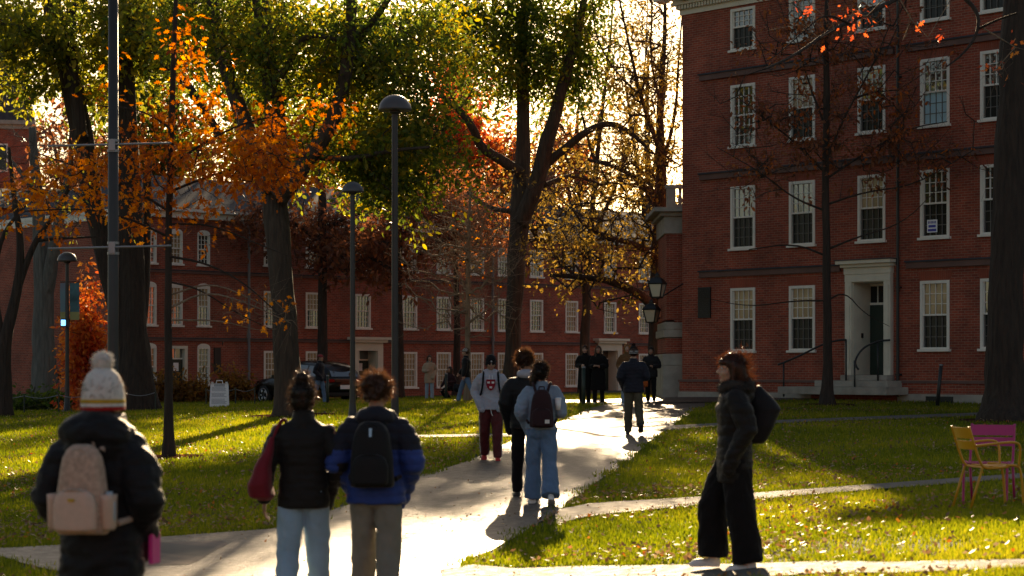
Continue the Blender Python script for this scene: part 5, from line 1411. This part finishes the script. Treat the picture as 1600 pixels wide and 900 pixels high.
    # --- upper garment
    t = top; bl = t.get('bulk', 1.0); hem = t.get('hem', .86); lg = t.get('long', False)
    mb = MB()
    R_ = [(hem, .178 * bl * t.get('flare', 1), .122 * bl * t.get('flare', 1)), (max(hem + .03, .93), .176 * bl, .122 * bl)]
    if hem > .9: R_ = [(hem, .170 * bl, .118 * bl)]
    R_ += [(1.10, (.150 if fem else .160) * bl, .112 * bl), (1.22, .162 * bl, .120 * bl), (1.32, (.172 if fem else .185) * bl, .126 * bl), (1.40, (sw + .005) * (bl * .5 + .5), .105 * bl), (1.445, sw * .78, .082 * bl), (1.475, .095, .075)]
    mb.loft([sring(U((0, -.008, z)), rx, ry, 28, 2.4) for z, rx, ry in R_])
    sr = t.get('sleeve', .060) * (bl * .6 + .4)
    for s in (-1, 1):
        sh, e, w, fd = W[s]
        mb.capsule(sh + Vector((-s * .03, 0, -.03)), sh.lerp(e, .5), sr * 1.22, sr * 1.16); mb.capsule(sh.lerp(e, .5), e, sr * 1.16, sr * 1.04); mb.capsule(e, e.lerp(w, .95), sr * 1.04, sr * .84)
        if (arms[0] if s < 0 else arms[1]) in ('pocket', 'deep', 'side'): mb.capsule(w, w + fd * .125, sr * .84, .060)
    if t.get('collar', True): mb.loft([sring(U((0, -.012 if z < 1.5 else -.006, z)), r, r * 1.02, 20, 2) for z, r in ((1.43, .105), (1.48, .088), (1.48 + t.get('collar_h', .05), .078))])
    if t.get('hood'):
        hs = t['hood']
        mb.ell(U((0, -.085, 1.475)), (.125 * hs, .085 * hs, .070 * hs)); mb.ell(U((-.075, -.03, 1.475)), (.065 * hs, .085 * hs, .05 * hs)); mb.ell(U((.075, -.03, 1.475)), (.065 * hs, .085 * hs, .05 * hs)); mb.ell(U((0, -.10, 1.42)), (.10 * hs, .06 * hs, .08 * hs))
    if t.get('hood', 0) > 1.3: mb.loft([sring(U((0, -.03, z)), rx, ry, 24, 2) for z, rx, ry in ((1.40, .19, .16), (1.47, .165, .145), (1.53, .135, .13), (1.565, .115, .12))])
    if t.get('hoodup'): mb.ell(Hd((0, -.03, .015)), (.108, .125, .130), hr)
    me = mb.fuse(vox, 4)
    q = t.get('quilt', 0); qs = t.get('qs', .085); wr = t.get('wrinkle', .008)
    def puff(co):
        out = np.empty(len(co))
        for i, c in enumerate(co):
            v = wr * mnoise.noise(Vector((c[0] * 8 + sd, c[1] * 8, c[2] * 13))) + wr * .6 * mnoise.noise(Vector((c[0] * 19, c[1] * 19 + sd, c[2] * 30)))
            if q and c[2] < 1.46 + dz: v += q * (abs(math.sin(math.pi * (c[2] + .01 * mnoise.noise(Vector((c[0] * 6, c[1] * 6, c[2] * 6)))) / qs)) ** .5 - .8)
            out[i] = v
        return out
    displace(me, puff); me.materials.append(M[t['mat']])
    if t.get('yoke'):
        me.materials.append(M[t['yoke']]); mi = np.zeros(len(me.polygons), np.int32)
        for p in me.polygons:
            if p.center.z > 1.24 + dz: mi[p.index] = 1
        me.polygons.foreach_set('material_index', mi)
    link(t.get('name', 'jacket'), me, root)
    if t.get('inner'):
        mb = MB(); mb.ell(U((0, -.07, 1.50)), (.115, .08, .06)); mb.ell(U((-.07, 0, 1.50)), (.045, .08, .045)); mb.ell(U((.07, 0, 1.50)), (.045, .08, .045)); me = mb.fuse(vox, 3); me.materials.append(M[t['inner']]); link('hood', me, root)
    # --- hair
    if hair:
        hm, style = hair; mb = MB()
        mb.ell(Hd((0, -.022, .040)), (.085, .100, .092) if style != 'nape' else (.076, .09, .08), hr)
        if style == 'nape': mb.ell(Hd((0, -.055, -.03)), (.068, .045, .05), hr)
        if style == 'curly':
            for _ in range(60):
                d = Vector((rng.gauss(0, 1), rng.gauss(0, 1) - .35, rng.gauss(0, 1) + .9)).normalized(); mb.ell(Hd(Vector((0, -.025, .040)) + Vector((d.x * .086, d.y * .095, d.z * .095))), (.026,) * 3, None, 6)
        if style == 'bun': mb.ell(Hd((0, -.04, .155)), (.045, .048, .042), hr); mb.ell(Hd((0, -.06, -.02)), (.074, .055, .075), hr)
        if style == 'low': mb.ell(Hd((0, -.055, -.015)), (.080, .062, .080), hr); mb.ell(Hd((0, -.115, .0)), (.050, .040, .05), hr); mb.capsule(Hd((-.06, -.05, -.03)), Hd((-.085, -.07, -.16)), .05, .025)
        if style in ('long', 'bob'):
            L_ = -.27 if style == 'long' else -.13
            for x in (-.05, 0, .05): mb.capsule(Hd((x, -.055, .01)), Hd((x * 1.25, -.085, L_)), .058, .036)
            for s in (-1, 1): mb.capsule(Hd((s * .062, .005, .035)), Hd((s * .075, -.02, L_ * .75)), .036, .024)
        if style == 'bangs':
            for x in (-.045, 0, .045): mb.capsule(Hd((x, -.055, .01)), Hd((x * 1.2, -.095, -.15)), .060, .042)
            for s in (-1, 1): mb.capsule(Hd((s * .060, -.008, .045)), Hd((s * .072, -.012, -.11)), .034, .022)
            mb.ell(Hd((0, .060, .050)), (.062, .040, .034), hr)
        if style == 'short': mb.ell(Hd((0, -.050, -.01)), (.076, .055, .065), hr)
        me = mb.fuse(min(vox, .010), 2); me.materials.append(M[hm])
        n = 1700 if Y < 30 else 400
        wd = .0016 if Y < 20 else .0028
        if style == 'curly': strands(me, n, .055, -.1, wd, 1.1, rng, lambda c: c.z > hc.z - .02)
        elif style == 'bangs': strands(me, n // 2, .045, .6, wd, .3, rng); strands(me, n // 3, .09, .05, wd, .55, rng, lambda c: (inv @ (c - hc)).y < -.06); strands(me, n // 4, .03, -.2, wd, .6, rng, lambda c: (inv @ (c - hc)).z > .07)
        else: strands(me, n, .045, .1, wd, .8, rng)
        link('hair', me, root)
    # --- hats
    if hat:
        ho = None
        if hat[0] == 'beanie':
            mb = MB()
            hb = 1.14 if hat[3] > .04 else 1.0
            prof = [(-.028, 1.0), (.0, 1.03), (.03, 1.02), (.07, .95), (.105, .76), (.128, .48), (.138, .15)]
            mb.loft([[Hd(((.088 * math.cos(a)) * f * hb, .103 * f * hb * math.sin(a) - .012, z * 1.08 * hb)) for a in np.linspace(0, 2 * math.pi, 29)[:-1]] for z, f in prof])
            ho = mb.build('hat', M[hat[1]], root, True)
            for z, m in hat[2]:
                mb = MB(); mb.loft([[Hd((.0925 * f * hb * math.cos(a), .1075 * f * hb * math.sin(a) - .012, z + dzz)) for a in np.linspace(0, 2 * math.pi, 29)[:-1]] for dzz, f in ((-.011, .98), (-.009, 1.01), (.009, 1.01), (.011, .98))]); mb.build('hat_band', M[m], ho, True)
            if hat[3]:
                mb = MB(); mb.ell(Hd((0, -.02, .145 * hb + hat[3] * .62)), (hat[3],) * 3, None, 10); me = mb.fuse(.006, 1); me.materials.append(M[hat[4]])
                displace(me, lambda co: np.array([.006 * mnoise.noise(Vector(c) * 60) for c in co])); strands(me, 500, .018, 0, .0025, .9, rng); link('pompom', me, ho)
        if hat[0] == 'cap':
            mb = MB(); mb.loft([[Hd((.088 * f * math.cos(a), .102 * f * math.sin(a) - .012, z)) for a in np.linspace(0, 2 * math.pi, 25)[:-1]] for z, f in ((.025, 1.02), (.07, 1.0), (.10, .82), (.125, .45), (.132, .1))])
            mb.loft([[Hd((x, y, .032 + zz - .06 * (y - .08) * 1.5)) for x, y in ((-.07, .07), (-.06, .13), (-.03, .165), (.03, .165), (.06, .13), (.07, .07))] for zz in (0, .008)]); mb.build('cap', M[hat[1]], root, True)
    root['_dz'] = dz
    if extra: extra(root, U, Hd, J, W)
    return root

def carried(root, name, label, cat, base, group=None):
    """a thing carried by a person: top-level, its own base, same turn and scale as the carrier"""
    k = root.scale.x; p = Matrix.Rotation(root.rotation_euler.z, 3, 'Z') @ (Vector(base) * k) + root.location
    o = thing(name, label, cat, p, root.rotation_euler.z, group); o.scale = (k, k, k)
    return o

def backpack(root, U, label, mt, w, h, d, z0, y0, pocket=None, pockets=None, patch=None, strapmat=None, taper=.86, front=False, bottle=None, sides=False, swr=.19):
    base = U((0, y0, z0)); o = carried(root, 'backpack', label, 'backpack', base, 'backpacks worn by walkers')
    pm = M[pocket or mt]
    mb = MB(); rings = []
    for f, sw_, sd_ in ((0, .86, .80), (.03, .97, .95), (.12, 1.0, 1.0), (.45, .99, 1), (.7, .95, .92), (.86, .86, .80), (.95, .68, .62), (1.0, .40, .38)):
        rings.append(sring((0, -d / 2, f * h), w / 2 * sw_ * (1 - (1 - taper) * f), d / 2 * sd_, 28, 3.2))
    mb.loft(rings); me = mb.fuse(.009, 3); displace(me, lambda co: np.array([.006 * mnoise.noise(Vector(c) * 9 + Vector((z0 * 9, 0, 0))) for c in co])); me.materials.append(M[mt]); link('main_bag', me, o)
    mb = MB(); rings = []
    for f, s in ((0, .9), (.06, 1), (.6, 1), (.85, .86), (.96, .62), (1.0, .35)): rings.append(sring((0, -d - .012, .05 * h + f * h * .46), w / 2 * .80 * s, .042 * (s * .6 + .4), 24, 3.2))
    mb.loft(rings); me = mb.fuse(.008, 2); me.materials.append(pm); po = link('front_pocket', me, o)
    mb = MB(); mb.tube([(w / 2 * .72 * math.cos(a), -d - .050 + .028 * abs(math.cos(a)), .05 * h + h * .27 + h * .19 * math.sin(a)) for a in np.linspace(0, math.pi, 17)], .006, 6); mb.build('zip', M[strapmat or mt], po, True)
    mb = MB(); mb.tube([(w / 2 * .80 * math.cos(a) * taper, -d * .80, h * .60 + h * .36 * math.sin(a)) for a in np.linspace(.1, math.pi - .1, 17)], .006, 6); mb.build('zip', M[strapmat or mt], o, True)
    if sides:
        for s in (-1, 1):
            mb = MB(); mb.loft([sring((s * w / 2 * 1.02, -d * .52, f * h * .40 + .02), .030 * q, d * .36 * q, 16, 2.6) for f, q in ((0, .7), (.1, 1), (.85, 1.05), (1, 1.1))]); mb.build('side_pocket', pm, o, True)
    if bottle:
        mb = MB(); mb.lathe([(.028, .05), (.032, .08), (.032, h * .36), (.022, h * .42), (.018, h * .45), (.018, h * .48)], (w / 2 * 1.03, -d * .52, 0), 14); mb.build('bottle', M['bottle'], o, True)
    mb = MB(); mb.tube([(-.035, -.02, h * .96), (-.03, -.02, h + .035), (.03, -.02, h + .035), (.035, -.02, h * .96)], .009, 6); mb.build('handle', M[strapmat or mt], o, True)
    iy = U((0, 0, 0)).z
    for s in (-1, 1):
        rel = lambda x, y, z: Vector((s * x, y, z + iy)) - base
        sp = smooth_poly([tuple(rel(.07, y0 - .01, z0 + h * .93)), tuple(rel(.10, -.10, 1.49)), tuple(rel(.115, 0.0, 1.505)), tuple(rel(.125, .11, 1.42)), tuple(rel(.13, .145, 1.30)), tuple(rel(.155, .13, 1.15)), tuple(rel(.19, 0, 1.06)), tuple(rel(.16, y0 - .02, z0 + h * .12))], 3)
        mb = MB(); mb.tube([tuple(p) for p in sp], .017, 8); mb.build('strap', M[strapmat or mt], o, True)
    if patch:
        m, x, z, a, c = patch; mb = MB(); mb.box(x - a / 2, x + a / 2, -d - .062, -d - .048, z - c / 2, z + c / 2) if z < h * .5 else mb.box(x - a / 2, x + a / 2, -d - .004, -d + .02, z - c / 2, z + c / 2); mb.build('patch', M[m], o)
    return o

# 1 girl with white bobble hat, seen from behind
def ex1(root, U, Hd, J, W):
    backpack(root, U, 'cream patterned backpack on the girl in the white bobble hat', 'cream_print', .27, .43, .15, .99, -.16, 'cream_leather', strapmat='bag_trim', taper=.78, sides=True, bottle=True, patch=('mustard', 0, .17, .03, .012))
    f = carried(root, 'folder', 'pink folder edge held at the right hip of the bobble hat girl', 'folder', U((.235, .06, .82))); mb = MB(); mb.box(-.010, .010, -.02, .09, 0, .16); mb.build('cover', M['pinkcard'], f, bevel=.004)
person('girl in long black padded coat and white bobble hat seen from behind', 160, 9.9, 1.76, -12, True, (0, 0, 0, 0), ('pocket', 'pocket'), skin='skin',
       top=dict(mat='black_nylon', bulk=1.18, hem=.42, sleeve=.078, hood=1.5, name='coat', wrinkle=.014, quilt=.006, qs=.11), pants=dict(mat='black_wool'), shoes='black_leather', hair=('hair_brown', 'nape'),
       hat=('beanie', 'white_knit', ((-.002, 'mustard'), (-.022, 'white_knit'), (-.036, 'red_cloth')), .048, 'white_knit'), vox=.009, extra=ex1)
# 2 black jacket, red tote
def ex2(root, U, Hd, J, W):
    t = carried(root, 'tote_bag', 'dark red canvas tote bag slung on the left shoulder of the black jacket walker', 'bag', U((-.27, -.03, .90)))
    mb = MB(); mb.loft([sring((x, -.02, z), rx, ry, 20, 3) for z, x, rx, ry in ((0, 0, .04, .10), (.03, -.02, .085, .17), (.12, -.035, .085, .20), (.24, -.01, .062, .17), (.36, .03, .035, .11), (.46, .055, .02, .06))]); me = mb.fuse(.009, 3)
    displace(me, lambda co: np.array([.010 * mnoise.noise(Vector(c) * 8) for c in co])); me.materials.append(M['wine_canvas']); link('bag_body', me, t)
    for y in (-.035, .03):
        mb = MB(); mb.tube([tuple(p) for p in smooth_poly([(.055, y, .42), (.085, y * .9 - .01, .52), (.125, y * .6 - .01, .585), (.15, .05, .57), (.12, .09, .45)], 2)], .013, 8); mb.build('strap', M['wine_canvas'], t, True)
person('walker in black quilted jacket and pale jeans with hair bun', 474, 14.0, 1.70, 0, False, (-9, 20, 9, 3), ('down', 'pocket'), yaw=-14, skin='skin_tan', top=dict(mat='black_quilt', bulk=1.06, hem=.84, quilt=.005, qs=.06, collar_h=.07), pants=dict(mat='pale_denim', hip=.096, knee=.082, hem=.082),
       shoes='white_rubber', hair=('hair_black', 'bun'), vox=.010, extra=ex2)
# 3 blue puffer with black backpack
def ex3(root, U, Hd, J, W): backpack(root, U, 'black backpack with small pale blue tab on the blue padded jacket', 'black_nylon', .32, .46, .17, .985, -.135, strapmat='black_nylon', taper=.82, patch=('bluepatch', .0, .385, .018, .06))
person('curly haired walker in blue padded jacket and grey khaki trousers', 588, 14.0, 1.73, -4, False, (10, 3, -9, 20), ('pocket', 'pocket'), yaw=-8, skin='skin_tan', top=dict(mat='blue_nylon', yoke='navy_nylon', bulk=1.20, hem=.86, quilt=.011, qs=.075, sleeve=.075, hood=1.1), pants=dict(mat='khaki', hip=.10, knee=.086, hem=.080),
       shoes='black_leather', hair=('hair_brown', 'curly'), vox=.010, extra=ex3)
# 4 boy in grey hoodie
def ex4(root, U, Hd, J, W):
    hood = [c for c in root.children if c.name.startswith('hoodie')][0]; y = .152
    mb = MB(); sh = [(-.075, .085), (.075, .085), (.075, 0), (.062, -.045), (.035, -.08), (0, -.10), (-.035, -.08), (-.062, -.045), (-.075, 0)]
    mb.loft([[tuple(U((x * f, yy, 1.275 + z * f))) for x, z in sh] for yy, f in ((y - .05, 1), (y, 1))])
    for x, z in ((-.036, .035), (.036, .035), (0, -.045)): mb.box(x - .022, x + .022, y, y + .004, U((0, 0, 1.275)).z + z - .016, U((0, 0, 1.275)).z + z + .016, 1)
    mb.build('shield_crest', [M['shield_red'], M['white_cloth']], hood)
    mb = MB(); mb.ell(Hd((0, .098, .03)), (.014, .006, .016), None, 6); mb.build('hat_badge', M['grey_knit'], root)
    for s in (-1, 1): mb = MB(); mb.tube([U((s * .025, .115, 1.43)), U((s * .03, .145, 1.36))], .005, 6); mb.build('drawstring', M['white_cloth'], hood)
    mb = MB(); mb.tube([U((.0, .13, .87)), U((-.01, .145, .80)), U((-.03, .14, .76))], .006, 6); mb.build('waist_cord', M['white_cloth'], root)
    backpack(root, U, 'dark backpack whose straps cross the grey hoodie of the boy', 'black_nylon', .28, .42, .14, 1.0, -.14, strapmat='black_knit')
person('boy in grey hooded sweatshirt with red crest and black beanie walking nearer', 767, 32.5, 1.72, 180, False, (7, 4, -9, 18), ('pocket', 'pocket'), yaw=6, skin='skin_tan', top=dict(mat='grey_fleece', bulk=1.14, hem=.86, sleeve=.070, hood=1.05, name='hoodie', wrinkle=.012), pants=dict(mat='maroon_nylon', hip=.105, knee=.088, hem=.07, stripe=True),
       shoes='red_shoe', hair=('hair_black', 'short'), hat=('beanie', 'black_knit', ((-.01, 'black_knit'),), 0, None), vox=.009, extra=ex4)
# 5 man beside the denim girl
person('man in dark jacket with grey hood walking beside the denim girl', 822, 24.2, 1.76, 0, False, (9, 4, -13, 26), ('deep', 'hold'), yaw=-35, skin='skin_tan', top=dict(mat='black_nylon', bulk=1.10, hem=.84, sleeve=.070, inner='grey_fleece', quilt=.004), pants=dict(mat='black_wool', hip=.092, knee=.074, hem=.066), shoes='black_leather', hair=('hair_brown', 'curly'), vox=.010)
# 6 denim girl
def ex6(root, U, Hd, J, W):
    backpack(root, U, 'dark plum backpack with white square patch on the denim jacket girl', 'plum_canvas', .31, .46, .15, .96, -.13, strapmat='plum_canvas', taper=.74, patch=('white_cloth', .065, .075, .055, .045))
    c = carried(root, 'paper_cup', 'white paper cup held up by the denim jacket girl', 'cup', U((.20, -.14, 1.17))); mb = MB(); mb.lathe([(.028, 0), (.040, .13)], n=16); mb.build('cup_body', M['cup'], c, True); mb = MB(); mb.lathe([(.043, .131), (.043, .145), (.03, .152)], n=16); mb.build('lid', M['cup'], c)
person('girl in light denim jacket and wide blue jeans seen from behind', 846, 23.0, 1.65, 0, True, (10, 4, -11, 18), ('pocket', 'hold'), yaw=-18, skin='skin', top=dict(mat='light_denim', bulk=1.16, hem=.93, sleeve=.076, wrinkle=.012), pants=dict(mat='mid_denim', hip=.102, knee=.088, hem=.108), shoes='white_rubber', hair=('hair_black', 'low'), vox=.010, extra=ex6)
# 7 man walking away with bobble hat
person('man in navy jacket and olive trousers with striped bobble hat walking away', 990, 39.4, 1.74, 0, False, (2, 2, -14, 32), ('pocket', 'hold'), skin='skin', top=dict(mat='navy_nylon', bulk=1.18, hem=.84, sleeve=.072, quilt=.006, qs=.07), pants=dict(mat='olive', hip=.098, knee=.082, hem=.076), shoes='black_leather', hair=('hair_brown', 'short'),
       hat=('beanie', 'black_knit', ((0, 'grey_knit'), (.035, 'grey_knit')), .030, 'black_knit'), vox=.012)
# 8 woman in profile
def ex8(root, U, Hd, J, W):
    t = carried(root, 'tote_bag', 'large black tote bag carried behind the woman in profile', 'bag', U((.10, -.25, 1.02)))
    mb = MB(); mb.loft([sring((0, y, z), rx, ry, 20, 3.4) for z, y, rx, ry in ((.0, .05, .08, .05), (.03, .05, .11, .08), (.14, .02, .13, .10), (.28, -.02, .13, .12), (.38, .03, .10, .10), (.47, .07, .05, .05))]); me = mb.fuse(.009, 2); displace(me, lambda co: np.array([.008 * mnoise.noise(Vector(c) * 7) for c in co])); me.materials.append(M['black_nylon']); link('bag_body', me, t)
    mb = MB(); mb.tube([tuple(p) for p in smooth_poly([(.05, .03, .36), (.04, .09, .46), (.04, .17, .47), (.05, .26, .45), (.06, .33, .36)], 2)], .014, 8); mb.build('strap', M['black_leather'], t, True)
    fu = MB(); fu.ell(U((0, -.10, 1.50)), (.115, .075, .055)); fu.ell(U((-.08, -.01, 1.49)), (.055, .10, .05)); fu.ell(U((.08, -.01, 1.49)), (.055, .10, .05)); fu.ell(U((0, .08, 1.47)), (.09, .045, .05))
    me = fu.fuse(.009, 2); me.materials.append(M['tan_fur']); strands(me, 1500, .022, .1, .0016, .8, random.Random(4)); link('fur_collar', me, root)
person('auburn haired woman in black padded coat and wide black trousers in profile', 1146, 15.5, 1.70, 90, True, (-6, 3, 22, 22), ('side', 'side'), skin='skin', top=dict(mat='black_quilt', bulk=1.16, hem=.72, sleeve=.070, hood=1.1, quilt=.007, qs=.09, name='coat', wrinkle=.010), pants=dict(mat='black_wool', hip=.115, knee=.118, hem=.124),
       shoes='white_rubber', hair=('hair_auburn', 'bangs'), vox=.008, extra=ex8)
# 9, 10 couple in long coats
person('woman in long dark coat with hair drawn back standing left in the couple', 914, 56.2, 1.68, 175, True, (2, 2, -2, 3), ('down', 'hold'), yaw=-10, skin='skin', top=dict(mat='black_wool', bulk=1.16, hem=.45, flare=1.1, sleeve=.066, name='coat'), pants=dict(mat='black_wool'), shoes='white_rubber', hair=('hair_brown', 'short'), vox=.014)
person('woman in long dark coat with long hair standing right in the couple', 935, 56.0, 1.66, 165, True, (-2, 3, 3, 2), ('hold', 'hold'), yaw=14, pitch=-14, skin='skin_tan', top=dict(mat='black_wool', bulk=1.20, hem=.42, flare=1.1, sleeve=.068, name='coat', hood=1.0), pants=dict(mat='black_wool'), shoes='white_rubber', hair=('hair_brown', 'long'), vox=.014)
# 11 woman in beige coat
person('woman in beige coat with dark hood and grey scarf before the far hall', 671, 73.5, 1.66, 185, True, (3, 3, -3, 3), ('pocket', 'hold'), yaw=10, skin='skin', top=dict(mat='beige_wool', bulk=1.14, hem=.66, sleeve=.066, inner='green_scarf', name='coat'), pants=dict(mat='pale_denim'), shoes='white_rubber', hair=('hair_brown', 'long'), vox=.016)
# 12 person with grey cap striding
person('person in dark jacket and grey cap striding left behind the bare tree', 728, 62, 1.74, 80, False, (-22, 12, 22, 4), ('down', 'fwd'), skin='skin', top=dict(mat='black_nylon', bulk=1.2, hem=.84, sleeve=.07), pants=dict(mat='mid_denim'), shoes='black_leather', hair=('hair_brown', 'short'), hat=('cap', 'grey_knit'), vox=.015)
# 13 crouching figure with bag
def ex13(root, U, Hd, J, W):
    t = carried(root, 'shoulder_bag', 'black round bag beside the crouching person', 'bag', (-.42, .05, .30)); mb = MB(); mb.ell((0, 0, .17), (.20, .13, .17)); mb.tube([(-.12, 0, .30), (-.02, 0, .50), (.12, 0, .30)], .014, 6); me = mb.fuse(.012, 1); me.materials.append(M['black_nylon']); link('bag_body', me, t)
person('person in dark plum jacket crouching near the far hall', 703, 72, 1.64, 140, True, (82, 120, 70, 125), ('hold', 'fwd'), pitch=-10, skin='skin_tan', top=dict(mat='plum_canvas', bulk=1.08, hem=.84), pants=dict(mat='black_wool'), shoes='black_leather', hair=('hair_black', 'long'), vox=.016, extra=ex13)
# 14 man with red cap
person('man in dark jacket and dull red cap walking beside the black car', 500, 67.5, 1.70, 250, False, (12, 4, -14, 8), ('pocket', 'pocket'), skin='skin', top=dict(mat='navy_nylon', bulk=1.16, hem=.84, sleeve=.068), pants=dict(mat='mid_denim'), shoes='black_leather', hair=('hair_brown', 'short'), hat=('cap', 'red_cap'), vox=.015)
# 15, 16 by the hall corner
def ex15(root, U, Hd, J, W):
    t = carried(root, 'orange_bag', 'small orange bag held low by the dark coated person at the dark trunk', 'bag', U((.20, .14, .50))); mb = MB(); mb.loft([sring((0, 0, z), rx, ry, 16, 3) for z, rx, ry in ((0, .12, .06), (.05, .14, .08), (.24, .13, .05))]); mb.tube([(-.06, 0, .24), (0, 0, .38), (.06, 0, .24)], .01, 6); mb.build('bag_body', M['orange_cloth'], t, True)
person('person in black jacket carrying an orange bag beside the dark trunk', 1017, 57.6, 1.62, 165, False, (3, 3, -3, 3), ('hold', 'down'), yaw=10, skin='skin_tan', top=dict(mat='black_nylon', bulk=1.2, hem=.80, sleeve=.07), pants=dict(mat='black_wool'), shoes='white_rubber', hair=('hair_black', 'short'), vox=.015, extra=ex15)
person('person in brown coat and blond hood hidden behind the bobble hat man', 980, 55, 1.70, 175, True, (2, 2, -2, 2), ('pocket', 'pocket'), skin='skin', top=dict(mat='brown_wool', bulk=1.15, hem=.66, sleeve=.066, name='coat'), pants=dict(mat='light_denim'), shoes='white_rubber', hair=('hair_blond', 'long'), vox=.016)
# 17, 18 far left
person('person in bright red jacket far off beside the red hall', 139, 80, 1.70, 180, False, (2, 2, -2, 2), ('pocket', 'pocket'), skin='skin_tan', top=dict(mat='red_cloth', bulk=1.15, hem=.80), pants=dict(mat='black_wool'), shoes='black_leather', hair=('hair_black', 'short'), hat=('cap', 'white_cloth'), vox=.018)
person('person in black jacket far off left of the banner lamp', 84, 79, 1.66, 170, True, (4, 3, -4, 3), ('pocket', 'pocket'), skin='skin', top=dict(mat='black_nylon', bulk=1.1, hem=.80), pants=dict(mat='mid_denim'), shoes='white_rubber', hair=('hair_black', 'long'), vox=.018)
for o in bpy.data.objects:
    if '_dz' in o: del o['_dz']
